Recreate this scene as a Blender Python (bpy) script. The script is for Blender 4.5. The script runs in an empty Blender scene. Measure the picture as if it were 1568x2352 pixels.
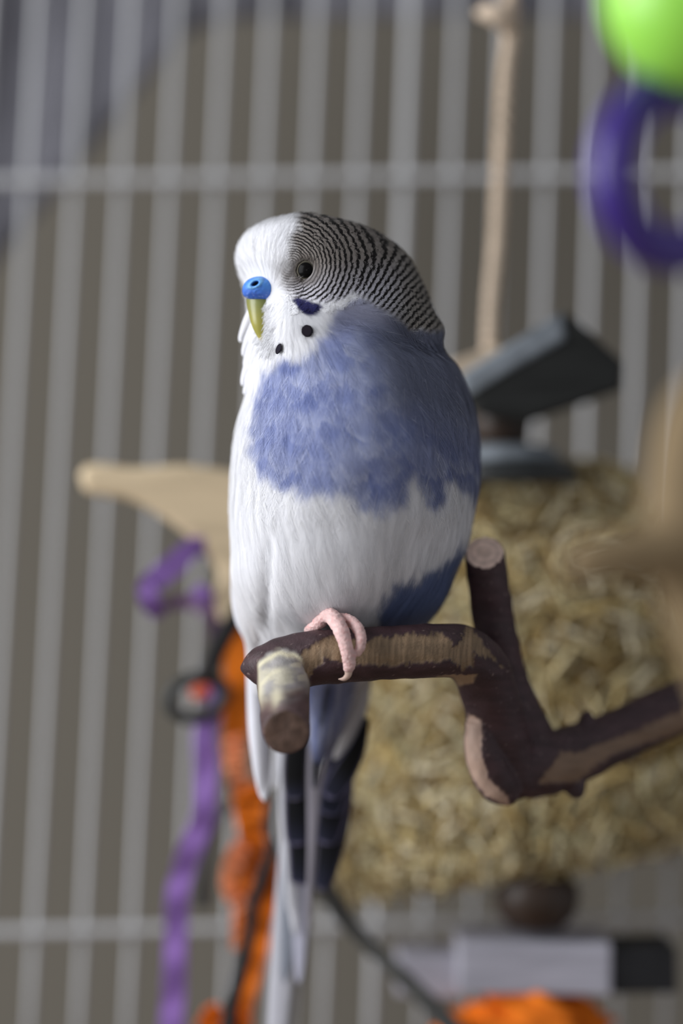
import bpy, bmesh, math, random
import numpy as np
from mathutils import Vector, Matrix
from mathutils.bvhtree import BVHTree

random.seed(7)
rng = np.random.default_rng(11)
scene = bpy.context.scene
COL = scene.collection

# ------------------------------------------------------------------ camera
Z0 = 1.20            # height of the lens above the floor
D0 = 0.60            # lens to the middle of the bird
MM = 1e-4            # metres per photo pixel at the bird
cam_data = bpy.data.cameras.new('camera')
cam = bpy.data.objects.new('camera', cam_data)
COL.objects.link(cam)
cam.location = (0, -D0, Z0)
cam.rotation_euler = (math.pi / 2, 0, 0)
cam_data.sensor_fit = 'VERTICAL'
cam_data.sensor_height = 36.0
cam_data.lens = 36.0 * D0 / (2352 * MM)
cam_data.clip_start = 0.01
cam_data.clip_end = 20
cam_data.dof.use_dof = True
cam_data.dof.focus_distance = 0.579
cam_data.dof.aperture_fstop = cam_data.lens / 28.0
scene.camera = cam

# ------------------------------------------------------------------ world, lights, exposure
world = bpy.data.worlds.new('room_ambience')
scene.world = world
world.use_nodes = True
bg = world.node_tree.nodes['Background']
bg.inputs['Color'].default_value = (0.90, 0.93, 1.0, 1)
bg.inputs['Strength'].default_value = 0.42


def area(name, loc, target, sx, sy, power, col):
    l = bpy.data.lights.new(name, 'AREA')
    l.shape = 'RECTANGLE'
    l.size, l.size_y = sx, sy
    l.energy = power
    l.color = col
    o = bpy.data.objects.new(name, l)
    COL.objects.link(o)
    o.location = loc
    o.rotation_euler = (Vector(target) - Vector(loc)).to_track_quat('-Z', 'Y').to_euler()
    return o


# daylight from the window on the left of the room, and its weaker return from the room in front
area('window_daylight', (-1.10, -0.36, Z0 + 0.32), (0, 0.0, Z0), 0.9, 1.1, 23.5, (0.95, 0.97, 1.0))
scene.view_settings.view_transform = 'Standard'
scene.view_settings.look = 'None'
scene.view_settings.exposure = 0.0
scene.view_settings.gamma = 1.0
scene.view_settings.use_curve_mapping = False
try:
    scene.cycles.use_denoising = True
except Exception:
    pass


# ------------------------------------------------------------------ helpers
def P(px, py, Y):
    """photo pixel + distance behind the bird's middle (m) -> world point"""
    d = D0 + Y
    return Vector(((px - 784) * MM * d / D0, Y, (1176 - py) * MM * d / D0 + Z0))


def to_px(p):
    p = np.asarray(p, dtype=np.float64)
    k = D0 / (D0 + p[..., 1]) / MM
    return 784 + p[..., 0] * k, 1176 - (p[..., 2] - Z0) * k


def pw(px, Y):
    return px * MM * (D0 + Y) / D0


def lin(c):
    c = np.asarray(c, dtype=np.float64) / 255.0
    return np.where(c <= 0.04045, c / 12.92, ((c + 0.055) / 1.055) ** 2.4)


def lin4(c):
    return tuple(float(x) for x in lin(c)) + (1.0,)


def smooth(a, b, x):
    t = np.clip((x - a) / (b - a), 0, 1)
    return t * t * (3 - 2 * t)


def link(name, me, mats=None, parent=None, sm=True):
    o = bpy.data.objects.new(name, me)
    COL.objects.link(o)
    if mats is not None:
        for m in (mats if isinstance(mats, (list, tuple)) else [mats]):
            me.materials.append(m)
    if parent is not None:
        o.parent = parent
        o.matrix_parent_inverse = parent.matrix_world.inverted() if False else Matrix.Translation(-Vector(parent.location))
    if sm and len(me.polygons):
        me.polygons.foreach_set('use_smooth', np.ones(len(me.polygons), dtype=bool))
    return o


def tag(o, label=None, cat=None, group=None, kind=None):
    for k, v in (('label', label), ('category', cat), ('group', group), ('kind', kind)):
        if v:
            o[k] = v
    return o


def empty(name, loc, label, cat, group=None):
    o = bpy.data.objects.new(name, None)
    o.empty_display_size = 0.01
    COL.objects.link(o)
    o.location = loc
    return tag(o, label, cat, group)


def np_mesh(name, verts, loops, sizes):
    """fast mesh from flat arrays"""
    me = bpy.data.meshes.new(name)
    nv, nl, nf = len(verts), len(loops), len(sizes)
    me.vertices.add(nv)
    me.vertices.foreach_set('co', np.asarray(verts, dtype=np.float32).ravel())
    me.loops.add(nl)
    me.loops.foreach_set('vertex_index', np.asarray(loops, dtype=np.int32))
    me.polygons.add(nf)
    st = np.concatenate([[0], np.cumsum(sizes)[:-1]]).astype(np.int32)
    me.polygons.foreach_set('loop_start', st)
    me.polygons.foreach_set('loop_total', np.asarray(sizes, dtype=np.int32))
    me.update(calc_edges=True)
    me.validate()
    return me


def set_attr(me, name, arr):
    arr = np.asarray(arr, dtype=np.float32)
    if name == 'lie':
        a = me.attributes.new(name, 'FLOAT_VECTOR', 'POINT')
        a.data.foreach_set('vector', arr.ravel())
    elif arr.ndim == 2:
        a = me.attributes.new(name, 'FLOAT_COLOR', 'POINT')
        if arr.shape[1] == 3:
            arr = np.concatenate([arr, np.ones((len(arr), 1), np.float32)], axis=1)
        a.data.foreach_set('color', arr.ravel())
    else:
        a = me.attributes.new(name, 'FLOAT', 'POINT')
        a.data.foreach_set('value', arr)


def sweep(path, radii, nseg=16, ry=None, end_n0=None, end_n1=None, bulge=None, up=(0.0, 1.0, 0.01)):
    """verts, faces of a tube along a path; ry: second radius list; end_n*: cutting plane normals"""
    pts = [Vector(p) for p in path]
    n = len(pts)
    V, F = [], []
    upv = Vector(up)
    ax0 = None
    for i, p in enumerate(pts):
        t = (pts[min(i + 1, n - 1)] - pts[max(i - 1, 0)]).normalized()
        if ax0 is None:
            a = upv - t * upv.dot(t)
            if a.length < 1e-4:
                a = Vector((1, 0, 0)) - t * t.x
        else:
            a = ax0 - t * ax0.dot(t)
        a.normalize()
        ax0 = a
        b = t.cross(a)
        r1 = radii[i]
        r2 = ry[i] if ry else r1
        for k in range(nseg):
            an = 2 * math.pi * k / nseg
            q = 1.0 + (bulge(i / (n - 1), an) if bulge else 0.0)
            off = a * math.cos(an) * r1 * q + b * math.sin(an) * r2 * q
            cn = end_n0 if i == 0 else (end_n1 if i == n - 1 else None)
            if cn is not None:
                cnv = Vector(cn)
                off = off - t * (off.dot(cnv) / t.dot(cnv))
            V.append(p + off)
    for i in range(n - 1):
        for k in range(nseg):
            k2 = (k + 1) % nseg
            F.append((i * nseg + k, i * nseg + k2, (i + 1) * nseg + k2, (i + 1) * nseg + k))
    F.append(tuple(reversed(range(nseg))))
    F.append(tuple((n - 1) * nseg + k for k in range(nseg)))
    return V, F


def spline(ctrl, n):
    """Catmull-Rom through rows of numbers"""
    c = np.asarray(ctrl, dtype=np.float64)
    m = len(c)
    e = np.vstack([2 * c[0] - c[1], c, 2 * c[-1] - c[-2]])
    out = []
    for u in np.linspace(0, m - 1, n):
        i = min(int(u), m - 2)
        t = u - i
        p0, p1, p2, p3 = e[i], e[i + 1], e[i + 2], e[i + 3]
        out.append(0.5 * ((2 * p1) + (-p0 + p2) * t + (2 * p0 - 5 * p1 + 4 * p2 - p3) * t * t + (-p0 + 3 * p1 - 3 * p2 + p3) * t ** 3))
    return np.array(out)


def join(parts):
    V, F = [], []
    for v, f in parts:
        o = len(V)
        V += list(v)
        F += [tuple(i + o for i in q) for q in f]
    return V, F


def pyd(name, V, F):
    me = bpy.data.meshes.new(name)
    me.from_pydata([tuple(v) for v in V], [], F)
    me.update()
    return me


def px_tube(ctrl, n=40, nseg=16, flat=None, **kw):
    """ctrl rows: px, py, Y(mm), radius px"""
    s = spline(ctrl, n)
    path = [P(a[0], a[1], a[2] / 1000) for a in s]
    rad = [pw(a[3], a[2] / 1000) for a in s]
    ry = list(rad) if flat else None
    if flat:
        rad = [r * flat for r in rad]
    return sweep(path, rad, nseg, ry=ry, **kw)


def fused(name, V, F, voxel, smooth_it=4):
    """one skin over overlapping shapes"""
    me = pyd(name + '_rough', V, F)
    o = bpy.data.objects.new('tmp', me)
    COL.objects.link(o)
    m = o.modifiers.new('r', 'REMESH')
    m.mode = 'VOXEL'
    m.voxel_size = voxel
    if smooth_it:
        s = o.modifiers.new('s', 'SMOOTH')
        s.iterations = smooth_it
        s.factor = 0.5
    dg = bpy.context.evaluated_depsgraph_get()
    out = bpy.data.meshes.new_from_object(o.evaluated_get(dg))
    bpy.data.objects.remove(o)
    out.name = name
    return out


def mesh_co(me):
    a = np.empty(len(me.vertices) * 3, dtype=np.float32)
    me.vertices.foreach_get('co', a)
    n = np.empty(len(me.vertices) * 3, dtype=np.float32)
    me.vertices.foreach_get('normal', n)
    return a.reshape(-1, 3).astype(np.float64), n.reshape(-1, 3).astype(np.float64)


def set_co(me, co):
    me.vertices.foreach_set('co', np.asarray(co, dtype=np.float32).ravel())
    me.update()


def vnoise(x, y, seed=0):
    """smooth value noise, vectorised"""
    x = np.asarray(x, dtype=np.float64)
    y = np.asarray(y, dtype=np.float64)
    xi, yi = np.floor(x).astype(np.int64), np.floor(y).astype(np.int64)
    xf, yf = x - xi, y - yi

    def h(a, b):
        n = (a * 374761393 + b * 668265263 + seed * 974711) & 0xFFFFFFFF
        n = ((n ^ (n >> 13)) * 1274126177) & 0xFFFFFFFF
        return ((n ^ (n >> 16)) & 0xFFFF) / 65535.0
    u, v = xf * xf * (3 - 2 * xf), yf * yf * (3 - 2 * yf)
    return (h(xi, yi) * (1 - u) + h(xi + 1, yi) * u) * (1 - v) + (h(xi, yi + 1) * (1 - u) + h(xi + 1, yi + 1) * u) * v


def poly_sd(x, y, poly):
    """signed distance to a polygon, negative inside"""
    x = np.asarray(x, dtype=np.float64)
    y = np.asarray(y, dtype=np.float64)
    d2 = np.full(x.shape, 1e18)
    ins = np.zeros(x.shape, dtype=bool)
    n = len(poly)
    for i in range(n):
        ax, ay = poly[i]
        bx, by = poly[(i + 1) % n]
        ex, ey = bx - ax, by - ay
        t = np.clip(((x - ax) * ex + (y - ay) * ey) / (ex * ex + ey * ey + 1e-9), 0, 1)
        d2 = np.minimum(d2, (x - ax - t * ex) ** 2 + (y - ay - t * ey) ** 2)
        c = ((ay > y) != (by > y)) & (x < ex * (y - ay) / (ey if abs(ey) > 1e-9 else 1e-9) + ax)
        ins ^= c
    d = np.sqrt(d2)
    return np.where(ins, -d, d)


# ------------------------------------------------------------------ materials
def new_mat(name):
    m = bpy.data.materials.new(name)
    m.use_nodes = True
    nt = m.node_tree
    return m, nt, nt.nodes['Principled BSDF']


def pmat(name, col, rough=0.6, var=0.12, scale=60.0, bump=0.0, spec=0.4, stretch=(1, 1, 1), metal=0.0, detail=4.0, bump_scale=None, sss=0.0):
    m, nt, b = new_mat(name)
    N, L = nt.nodes, nt.links
    tc = N.new('ShaderNodeTexCoord')
    mp = N.new('ShaderNodeMapping')
    mp.inputs['Scale'].default_value = stretch
    L.new(tc.outputs['Object'], mp.inputs['Vector'])
    nz = N.new('ShaderNodeTexNoise')
    nz.inputs['Scale'].default_value = scale
    nz.inputs['Detail'].default_value = detail
    L.new(mp.outputs['Vector'], nz.inputs['Vector'])
    rp = N.new('ShaderNodeValToRGB')
    c = lin(col)
    rp.color_ramp.elements[0].position = 0.3
    rp.color_ramp.elements[1].position = 0.7
    rp.color_ramp.elements[0].color = tuple(np.clip(c * (1 - var * 1.5), 0, 1)) + (1,)
    rp.color_ramp.elements[1].color = tuple(np.clip(c * (1 + var * 1.5), 0, 1)) + (1,)
    L.new(nz.outputs['Fac'], rp.inputs['Fac'])
    L.new(rp.outputs['Color'], b.inputs['Base Color'])
    b.inputs['Roughness'].default_value = rough
    b.inputs['Specular IOR Level'].default_value = spec
    b.inputs['Metallic'].default_value = metal
    if sss:
        b.inputs['Subsurface Weight'].default_value = sss
        b.inputs['Subsurface Radius'].default_value = (1.0, 0.4, 0.3)
        b.inputs['Subsurface Scale'].default_value = 0.0012
    if bump:
        nz2 = N.new('ShaderNodeTexNoise')
        nz2.inputs['Scale'].default_value = bump_scale or scale * 3
        nz2.inputs['Detail'].default_value = 5
        L.new(mp.outputs['Vector'], nz2.inputs['Vector'])
        bp = N.new('ShaderNodeBump')
        bp.inputs['Strength'].default_value = bump
        bp.inputs['Distance'].default_value = 0.0008
        L.new(nz2.outputs['Fac'], bp.inputs['Height'])
        L.new(bp.outputs['Normal'], b.inputs['Normal'])
    return m


def attr_mat(name, rough=0.6, spec=0.3, bump=0.0, bump_scale=900.0, sss=0.0, stretch=(1, 1, 1), coat=0.0):
    m, nt, b = new_mat(name)
    N, L = nt.nodes, nt.links
    at = N.new('ShaderNodeAttribute')
    at.attribute_name = 'col'
    L.new(at.outputs['Color'], b.inputs['Base Color'])
    b.inputs['Roughness'].default_value = rough
    b.inputs['Specular IOR Level'].default_value = spec
    b.inputs['Coat Weight'].default_value = coat
    b.inputs['Coat Roughness'].default_value = 0.1
    if sss:
        b.inputs['Subsurface Weight'].default_value = sss
        b.inputs['Subsurface Radius'].default_value = (1.0, 0.45, 0.35)
        b.inputs['Subsurface Scale'].default_value = 0.001
    if bump:
        tc = N.new('ShaderNodeTexCoord')
        mp = N.new('ShaderNodeMapping')
        mp.inputs['Scale'].default_value = stretch
        L.new(tc.outputs['Object'], mp.inputs['Vector'])
        nz = N.new('ShaderNodeTexNoise')
        nz.inputs['Scale'].default_value = bump_scale
        nz.inputs['Detail'].default_value = 4
        L.new(mp.outputs['Vector'], nz.inputs['Vector'])
        bp = N.new('ShaderNodeBump')
        bp.inputs['Strength'].default_value = bump
        bp.inputs['Distance'].default_value = 0.0004
        L.new(nz.outputs['Fac'], bp.inputs['Height'])
        L.new(bp.outputs['Normal'], b.inputs['Normal'])
    return m


def feather_mat():
    """vane colour from the 'col' attribute, black wavy bars from 'phase' where 'barring' is set"""
    m, nt, b = new_mat('feather_vane')
    N, L = nt.nodes, nt.links
    at = N.new('ShaderNodeAttribute'); at.attribute_name = 'col'
    ph = N.new('ShaderNodeAttribute'); ph.attribute_name = 'phase'
    bm = N.new('ShaderNodeAttribute'); bm.attribute_name = 'barring'
    mu = N.new('ShaderNodeMath'); mu.operation = 'MULTIPLY'; mu.inputs[1].default_value = 2 * math.pi
    L.new(ph.outputs['Fac'], mu.inputs[0])
    sn = N.new('ShaderNodeMath'); sn.operation = 'SINE'
    L.new(mu.outputs[0], sn.inputs[0])
    mr = N.new('ShaderNodeMapRange')
    mr.inputs['From Min'].default_value = -0.10
    mr.inputs['From Max'].default_value = 0.45
    L.new(sn.outputs[0], mr.inputs['Value'])
    m2 = N.new('ShaderNodeMath'); m2.operation = 'MULTIPLY'
    L.new(mr.outputs['Result'], m2.inputs[0])
    L.new(bm.outputs['Fac'], m2.inputs[1])
    mx = N.new('ShaderNodeMix'); mx.data_type = 'RGBA'
    L.new(m2.outputs[0], mx.inputs['Factor'])
    L.new(at.outputs['Color'], mx.inputs['A'])
    mx.inputs['B'].default_value = lin4((24, 20, 20))
    L.new(mx.outputs['Result'], b.inputs['Base Color'])
    b.inputs['Roughness'].default_value = 0.65
    b.inputs['Specular IOR Level'].default_value = 0.22
    b.inputs['Sheen Weight'].default_value = 0.06
    tr = N.new('ShaderNodeBsdfTranslucent')
    ln = N.new('ShaderNodeAttribute'); ln.attribute_name = 'lie'
    L.new(ln.outputs['Vector'], b.inputs['Normal'])
    L.new(mx.outputs['Result'], tr.inputs['Color'])
    ms = N.new('ShaderNodeMixShader')
    ms.inputs['Fac'].default_value = 0.14
    L.new(b.outputs['BSDF'], ms.inputs[1])
    L.new(tr.outputs['BSDF'], ms.inputs[2])
    L.new(ms.outputs['Shader'], N['Material Output'].inputs['Surface'])
    return m


M_FEATHER = feather_mat()
M_WALL = pmat('taupe_wall_paint', (106, 101, 92), 0.9, 0.03, 8, bump=0.05, spec=0.1)
M_BAR = pmat('white_powder_coat', (178, 178, 179), 0.45, 0.02, 200, spec=0.4)
M_COVER = pmat('grey_cotton', (112, 111, 117), 0.95, 0.06, 90, bump=0.2, spec=0.05)
M_TWINE = pmat('jute_twine', (206, 187, 166), 0.9, 0.2, 900, bump=0.6, spec=0.1)
M_BLOCK = pmat('charcoal_dyed_wood', (36, 37, 36), 0.75, 0.2, 180, bump=0.2, spec=0.2, stretch=(0.3, 1, 2))  # dark dye, with the shade on the block's front worked into the tone
M_BEAD = pmat('dark_brown_bead', (54, 41, 32), 0.45, 0.15, 200, spec=0.35)
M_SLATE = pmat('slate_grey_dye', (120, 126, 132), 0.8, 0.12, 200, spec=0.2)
M_LAV = pmat('lavender_grey_wood', (172, 170, 180), 0.8, 0.1, 160, spec=0.15, stretch=(0.3, 1, 3))
M_BLACK = pmat('black_dyed_wood', (34, 34, 36), 0.7, 0.2, 160, spec=0.25)
M_ORANGE = pmat('orange_paper', (226, 118, 30), 0.8, 0.22, 140, bump=0.4, spec=0.15)
M_SALMON = pmat('salmon_paper', (222, 142, 100), 0.85, 0.18, 200, bump=0.3, spec=0.1)
M_PURPLE = pmat('purple_satin', (132, 97, 164), 0.6, 0.14, 160, bump=0.1, spec=0.3)
M_CORD = pmat('black_cord', (36, 34, 34), 0.7, 0.25, 500, bump=0.4, spec=0.25)
M_GREYSTRAP = pmat('grey_leather', (78, 78, 76), 0.7, 0.15, 200, spec=0.25)
M_PALEWOOD = pmat('pale_sanded_wood', (200, 180, 148), 0.65, 0.10, 60, bump=0.1, spec=0.25, stretch=(0.4, 1, 4))
M_STUMP = pmat('tan_perch_wood', (146, 126, 96), 0.8, 0.2, 60, bump=0.5, spec=0.15, stretch=(1, 1, 0.4))
M_RING = pmat('purple_plastic', (62, 42, 128), 0.28, 0.04, 30, spec=0.5)
M_BALL = pmat('lime_green_plastic', (156, 224, 84), 0.3, 0.03, 20, spec=0.5, sss=0.15)
M_CLASP = pmat('black_plastic_clip', (40, 42, 42), 0.45, 0.1, 100, spec=0.4)
M_HAYCORE = pmat('packed_hay', (150, 124, 74), 0.95, 0.3, 120, bump=0.8, spec=0.05)

# ------------------------------------------------------------------ the setting
wb = bmesh.new()
bmesh.ops.create_cube(wb, size=1.0)
me = bpy.data.meshes.new('wall_back')
wb.to_mesh(me); wb.free()
wall = link('wall_back', me, M_WALL, sm=False)
wall.scale = (3.0, 0.05, 2.6)
wall.location = (0, 0.355, 1.3)
tag(wall, 'plain taupe painted wall behind the cage bars', kind='structure')

fb = bmesh.new()
bmesh.ops.create_cube(fb, size=1.0)
me = bpy.data.meshes.new('floor')
fb.to_mesh(me); fb.free()
floor = link('floor', me, pmat('oak_floor', (150, 124, 96), 0.6, 0.12, 20, stretch=(1, 8, 1)), sm=False)
floor.scale = (3.0, 3.0, 0.05)
floor.location = (0, -1.1, -0.025)
tag(floor, 'wooden floor of the room below the cage', kind='structure')


# ------------------------------------------------------------------ cage
def cage_Y(py):
    return 0.766 - 1.43e-5 * py - D0


cage = empty('bird_cage', P(784, 2600, cage_Y(2600)), 'white wire cage wall of thin upright bars and two cross bars behind the bird', 'cage')
for k in range(-6, 24):
    path = []
    for py in np.linspace(-420, 2640, 8):
        x = 86 + 107.3 * k + py * (-0.0555 + 0.0021 * k)
        path.append(P(x, py, cage_Y(py)))
    V, F = sweep(path, [0.0016 if k == 8 else 0.00115] * 8, 10)
    link('upright_bar', pyd('upright_bar', V, F), M_BAR, cage)
for (yl, yr) in ((416, 398), (2140, 2112), (-390, -400), (2620, 2600)):
    path = [P(x, yl + (yr - yl) * x / 1568, cage_Y(yl) - 0.0026) for x in np.linspace(-620, 2620, 8)]
    V, F = sweep(path, [0.0014] * len(path), 10)
    link('cross_bar', pyd('cross_bar', V, F), M_BAR, cage)

# cloth cover hanging outside the bars, upper left
edge = np.array([(-420, 1080), (-200, 850), (0, 590), (180, 380), (330, 190), (425, 78), (520, 45), (900, 40), (1400, 40), (1950, 36)], float)
NX, NY = 90, 14
V, F = [], []
for i in range(NX):
    x = -420 + (1950 + 420) * i / (NX - 1)
    yb = np.interp(x, edge[:, 0], edge[:, 1])
    for j in range(NY):
        y = -430 + (yb + 430) * j / (NY - 1)
        V.append(P(x, y, cage_Y(y) + 0.016 + 0.003 * math.sin(x * 0.011 + y * 0.006) + 0.0015 * math.sin(x * 0.03)))
for i in range(NX - 1):
    for j in range(NY - 1):
        F.append((i * NY + j, (i + 1) * NY + j, (i + 1) * NY + j + 1, i * NY + j + 1))
cover = link('cage_cover', pyd('cage_cover', V, F), M_COVER)
sd = cover.modifiers.new('thick', 'SOLIDIFY'); sd.thickness = 0.0012; sd.offset = 0
tag(cover, 'grey cloth cover with a slanting hem draped behind the top left cage bars', 'cage cover')

# ------------------------------------------------------------------ budgerigar: body
# photo row, left edge, right edge, front (mm towards the lens), back
T = np.array([
    (491, 684, 700, -8, 6), (497, 640, 775, -13, 12), (506, 606, 815, -16, 16), (520, 577, 855, -18.5, 18), (540, 556, 893, -20, 20),
    (570, 544, 925, -21.5, 21.5), (600, 542, 946, -22.5, 22.5), (640, 552, 966, -23, 23), (680, 563, 985, -23.5, 24), (720, 566, 1000, -24.5, 25),
    (760, 562, 1012, -26, 26), (800, 562, 1033, -27.5, 27), (850, 564, 1056, -29, 28), (900, 562, 1077, -30.5, 30), (950, 550, 1094, -31.5, 31),
    (1000, 540, 1103, -32, 32), (1050, 533, 1105, -32, 32), (1100, 529, 1102, -31.5, 32), (1150, 527, 1096, -31, 32), (1200, 527, 1087, -30, 31.5),
    (1250, 529, 1074, -28.5, 31), (1300, 533, 1056, -26.5, 30), (1350, 539, 1036, -23.5, 29.5), (1400, 550, 1008, -19, 29), (1440, 566, 975, -12, 28.5),
    (1490, 588, 915, -6, 28), (1560, 645, 842, 1, 27), (1640, 690, 814, 8, 26), (1710, 712, 766, 14, 25), (1750, 722, 740, 19, 22)], float)
yy = np.concatenate([np.linspace(491, 520, 24, endpoint=False), np.linspace(520, 1750, 190)])


def col_interp(c, sq=False):
    v = np.interp(yy, T[:, 0], T[:, c])
    k = np.array([1, 2, 3, 4, 5, 4, 3, 2, 1.0]); k /= k.sum()
    vp = np.concatenate([2 * v[0] - v[4:0:-1], v, 2 * v[-1] - v[-2:-6:-1]])
    s = np.convolve(vp, k, 'valid')
    w = smooth(510, 560, yy)
    return v * (1 - w) + s * w


xl, xr, yf, ybk = (col_interp(c) for c in (1, 2, 3, 4))
NS = 176
ang = np.linspace(0, 2 * math.pi, NS, endpoint=False)
SH = 0.0004
verts = []
for i, y in enumerate(yy):
    Yc = (yf[i] + ybk[i]) / 2000
    hy = (ybk[i] - yf[i]) / 2000 - SH
    a, b = P(xl[i], y, Yc), P(xr[i], y, Yc)
    cx, hx = (a.x + b.x) / 2, max((b.x - a.x) / 2 - SH, 0.0003)
    hy = max(hy, 0.0003)
    zr = P(0, y + 12 * float(smooth(620, 500, y)), Yc).z        # the down on the crown stands proud of the skin
    verts.append(np.stack([cx + hx * np.cos(ang), Yc + hy * np.sin(ang), np.full(NS, zr)], 1))
NR = len(yy)
body_v = np.concatenate(verts)
top = P(690, 501, -0.001)
bot = P(731, 1756, 0.0205)
body_v = np.concatenate([body_v, [tuple(top)], [tuple(bot)]])
ii = np.arange(NR - 1)[:, None] * NS + np.arange(NS)[None]
jj = np.arange(NR - 1)[:, None] * NS + (np.arange(NS)[None] + 1) % NS
quads = np.stack([ii, ii + NS, jj + NS, jj], -1).reshape(-1, 4)
k = np.arange(NS)
t1 = np.stack([k, (k + 1) % NS, np.full(NS, NR * NS)], 1)
t1 = t1[:, [1, 0, 2]][:, [0, 1, 2]]
t2 = np.stack([(NR - 1) * NS + (k + 1) % NS, (NR - 1) * NS + k, np.full(NS, NR * NS + 1)], 1)[:, [1, 0, 2]]
loops = np.concatenate([quads.ravel(), t1.ravel(), t2.ravel()])
sizes = np.concatenate([np.full(len(quads), 4), np.full(2 * NS, 3)])
body_me = np_mesh('budgerigar', body_v, loops, sizes)
bmx = bmesh.new(); bmx.from_mesh(body_me)
bmesh.ops.recalc_face_normals(bmx, faces=bmx.faces)
bmx.to_mesh(body_me); bmx.free()

# soft modelling of the face: eye hollow, puffed cheek, neck furrow, breast halves, wing fold
co, no = mesh_co(body_me)
X_, Y_ = to_px(co)
front = smooth(0.1, 0.5, -no[:, 1])


def gauss(cx, cy, sx, sy=None):
    return np.exp(-((X_ - cx) / sx) ** 2 - ((Y_ - cy) / (sy or sx)) ** 2)


disp = np.zeros(len(co))
disp += -0.0011 * gauss(690, 618, 34) * front
disp += 0.0021 * gauss(664, 740, 48, 50) * front
disp += -0.0014 * gauss(598, 755, 24, 46)
disp += 0.0010 * gauss(760, 640, 70, 50) * front
nl = 745 + 0.10 * (X_ - 700) - 40 * np.exp(-((X_ - 820) / 80) ** 2)
disp += -0.0016 * np.exp(-((Y_ - nl - 22) / 26) ** 2) * smooth(720, 800, X_)
disp += 0.0010 * np.exp(-((Y_ - nl + 20) / 26) ** 2) * smooth(800, 900, X_)
disp += -0.0012 * np.exp(-((X_ - (612 - (Y_ - 1250) * 0.02)) / 13) ** 2) * smooth(1180, 1300, Y_) * smooth(1480, 1430, Y_)
disp += 0.0009 * gauss(800, 1050, 170, 120) * front
disp += 0.0009 * (vnoise(X_ / 70, Y_ / 70, 3) - 0.5) * smooth(760, 900, Y_)
co = co + no * disp[:, None]
set_co(body_me, co)

bv = [Vector(v) for v in co]
bvh = BVHTree.FromPolygons([tuple(v) for v in co], [tuple(p.vertices) for p in body_me.polygons])
CAMV = Vector((0, -D0, Z0))


def surf_hit(px, py):
    d = (P(px, py, 0.0) - CAMV).normalized()
    loc, nor, idx, dist = bvh.ray_cast(CAMV, d)
    if loc is None:
        loc, nor, idx, dist = bvh.find_nearest(P(px, py, 0))
    return loc, nor


# ------------------------------------------------------------------ plumage pattern (fixed to the bird)
BLUE = [(588, 905), (606, 860), (640, 838), (690, 828), (722, 796), (744, 764), (764, 730), (782, 704), (815, 684), (850, 690), (905, 715), (950, 752), (1010, 752),
        (1140, 760), (1160, 1190), (1098, 1182), (1072, 1140), (1046, 1102), (1030, 1112), (1022, 1160), (1000, 1176), (980, 1158), (968, 1112), (956, 1088),
        (942, 1110), (925, 1160), (880, 1188), (835, 1172), (800, 1146), (740, 1142), (690, 1136), (640, 1122), (600, 1098), (576, 1060), (572, 1000), (578, 950)]
BLUE2 = [(868, 1420), (884, 1372), (925, 1338), (990, 1318), (1022, 1296), (1060, 1250), (1075, 1300), (1040, 1420), (980, 1450), (880, 1452)]
BARS = [(690, 470), (676, 530), (664, 575), (668, 600), (662, 640), (660, 668), (676, 690), (735, 694), (778, 690), (812, 676), (850, 690), (905, 722),
        (950, 758), (1014, 760), (1090, 740), (1010, 560), (920, 460)]
CHEEK = [(672, 690), (684, 684), (712, 692), (735, 697), (741, 706), (728, 722), (708, 726), (690, 718), (682, 704)]


# the larger contour feathers of the breast: each has its own tone and a pale rim, upper ones lie over lower ones
SCALES = []
_r = random.Random(5)
for row in range(16):
    yy_ = 735 + row * 34
    for colm in range(12):
        SCALES.append((560 + colm * 56 + (28 if row % 2 else 0) + _r.uniform(-16, 16), yy_ + _r.uniform(-13, 13), _r.uniform(34, 50), _r.uniform(44, 66), _r.random(), _r.random()))
SCALES.sort(key=lambda q: -q[1])


def scale_tone(px, py):
    tone = np.full(px.shape, 0.4)
    rim_ = np.zeros(px.shape)
    wx = px + 8 * (vnoise(px / 9, py / 30, 71) - 0.5)
    wy = py + 14 * (vnoise(px / 5, py / 40, 72) - 0.5)
    for (cx, cy, rx_, ry_, tn, rm) in SCALES:
        idx = np.nonzero((np.abs(wx - cx) < rx_) & (np.abs(wy - cy) < ry_))[0]
        if not len(idx):
            continue
        lx = (wx[idx] - cx - (cx - 715) * 0.0014 * (wy[idx] - cy)) / rx_
        ly = (wy[idx] - cy) / ry_
        r = np.hypot(lx, ly)
        k = idx[r < 1]
        rr_ = r[r < 1]
        tone[k] = tn
        rim_[k] = smooth(0.72, 0.97, rr_) * smooth(-0.2, 0.5, ly[r < 1]) * (0.3 + 0.7 * rm)
    return tone, rim_


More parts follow.
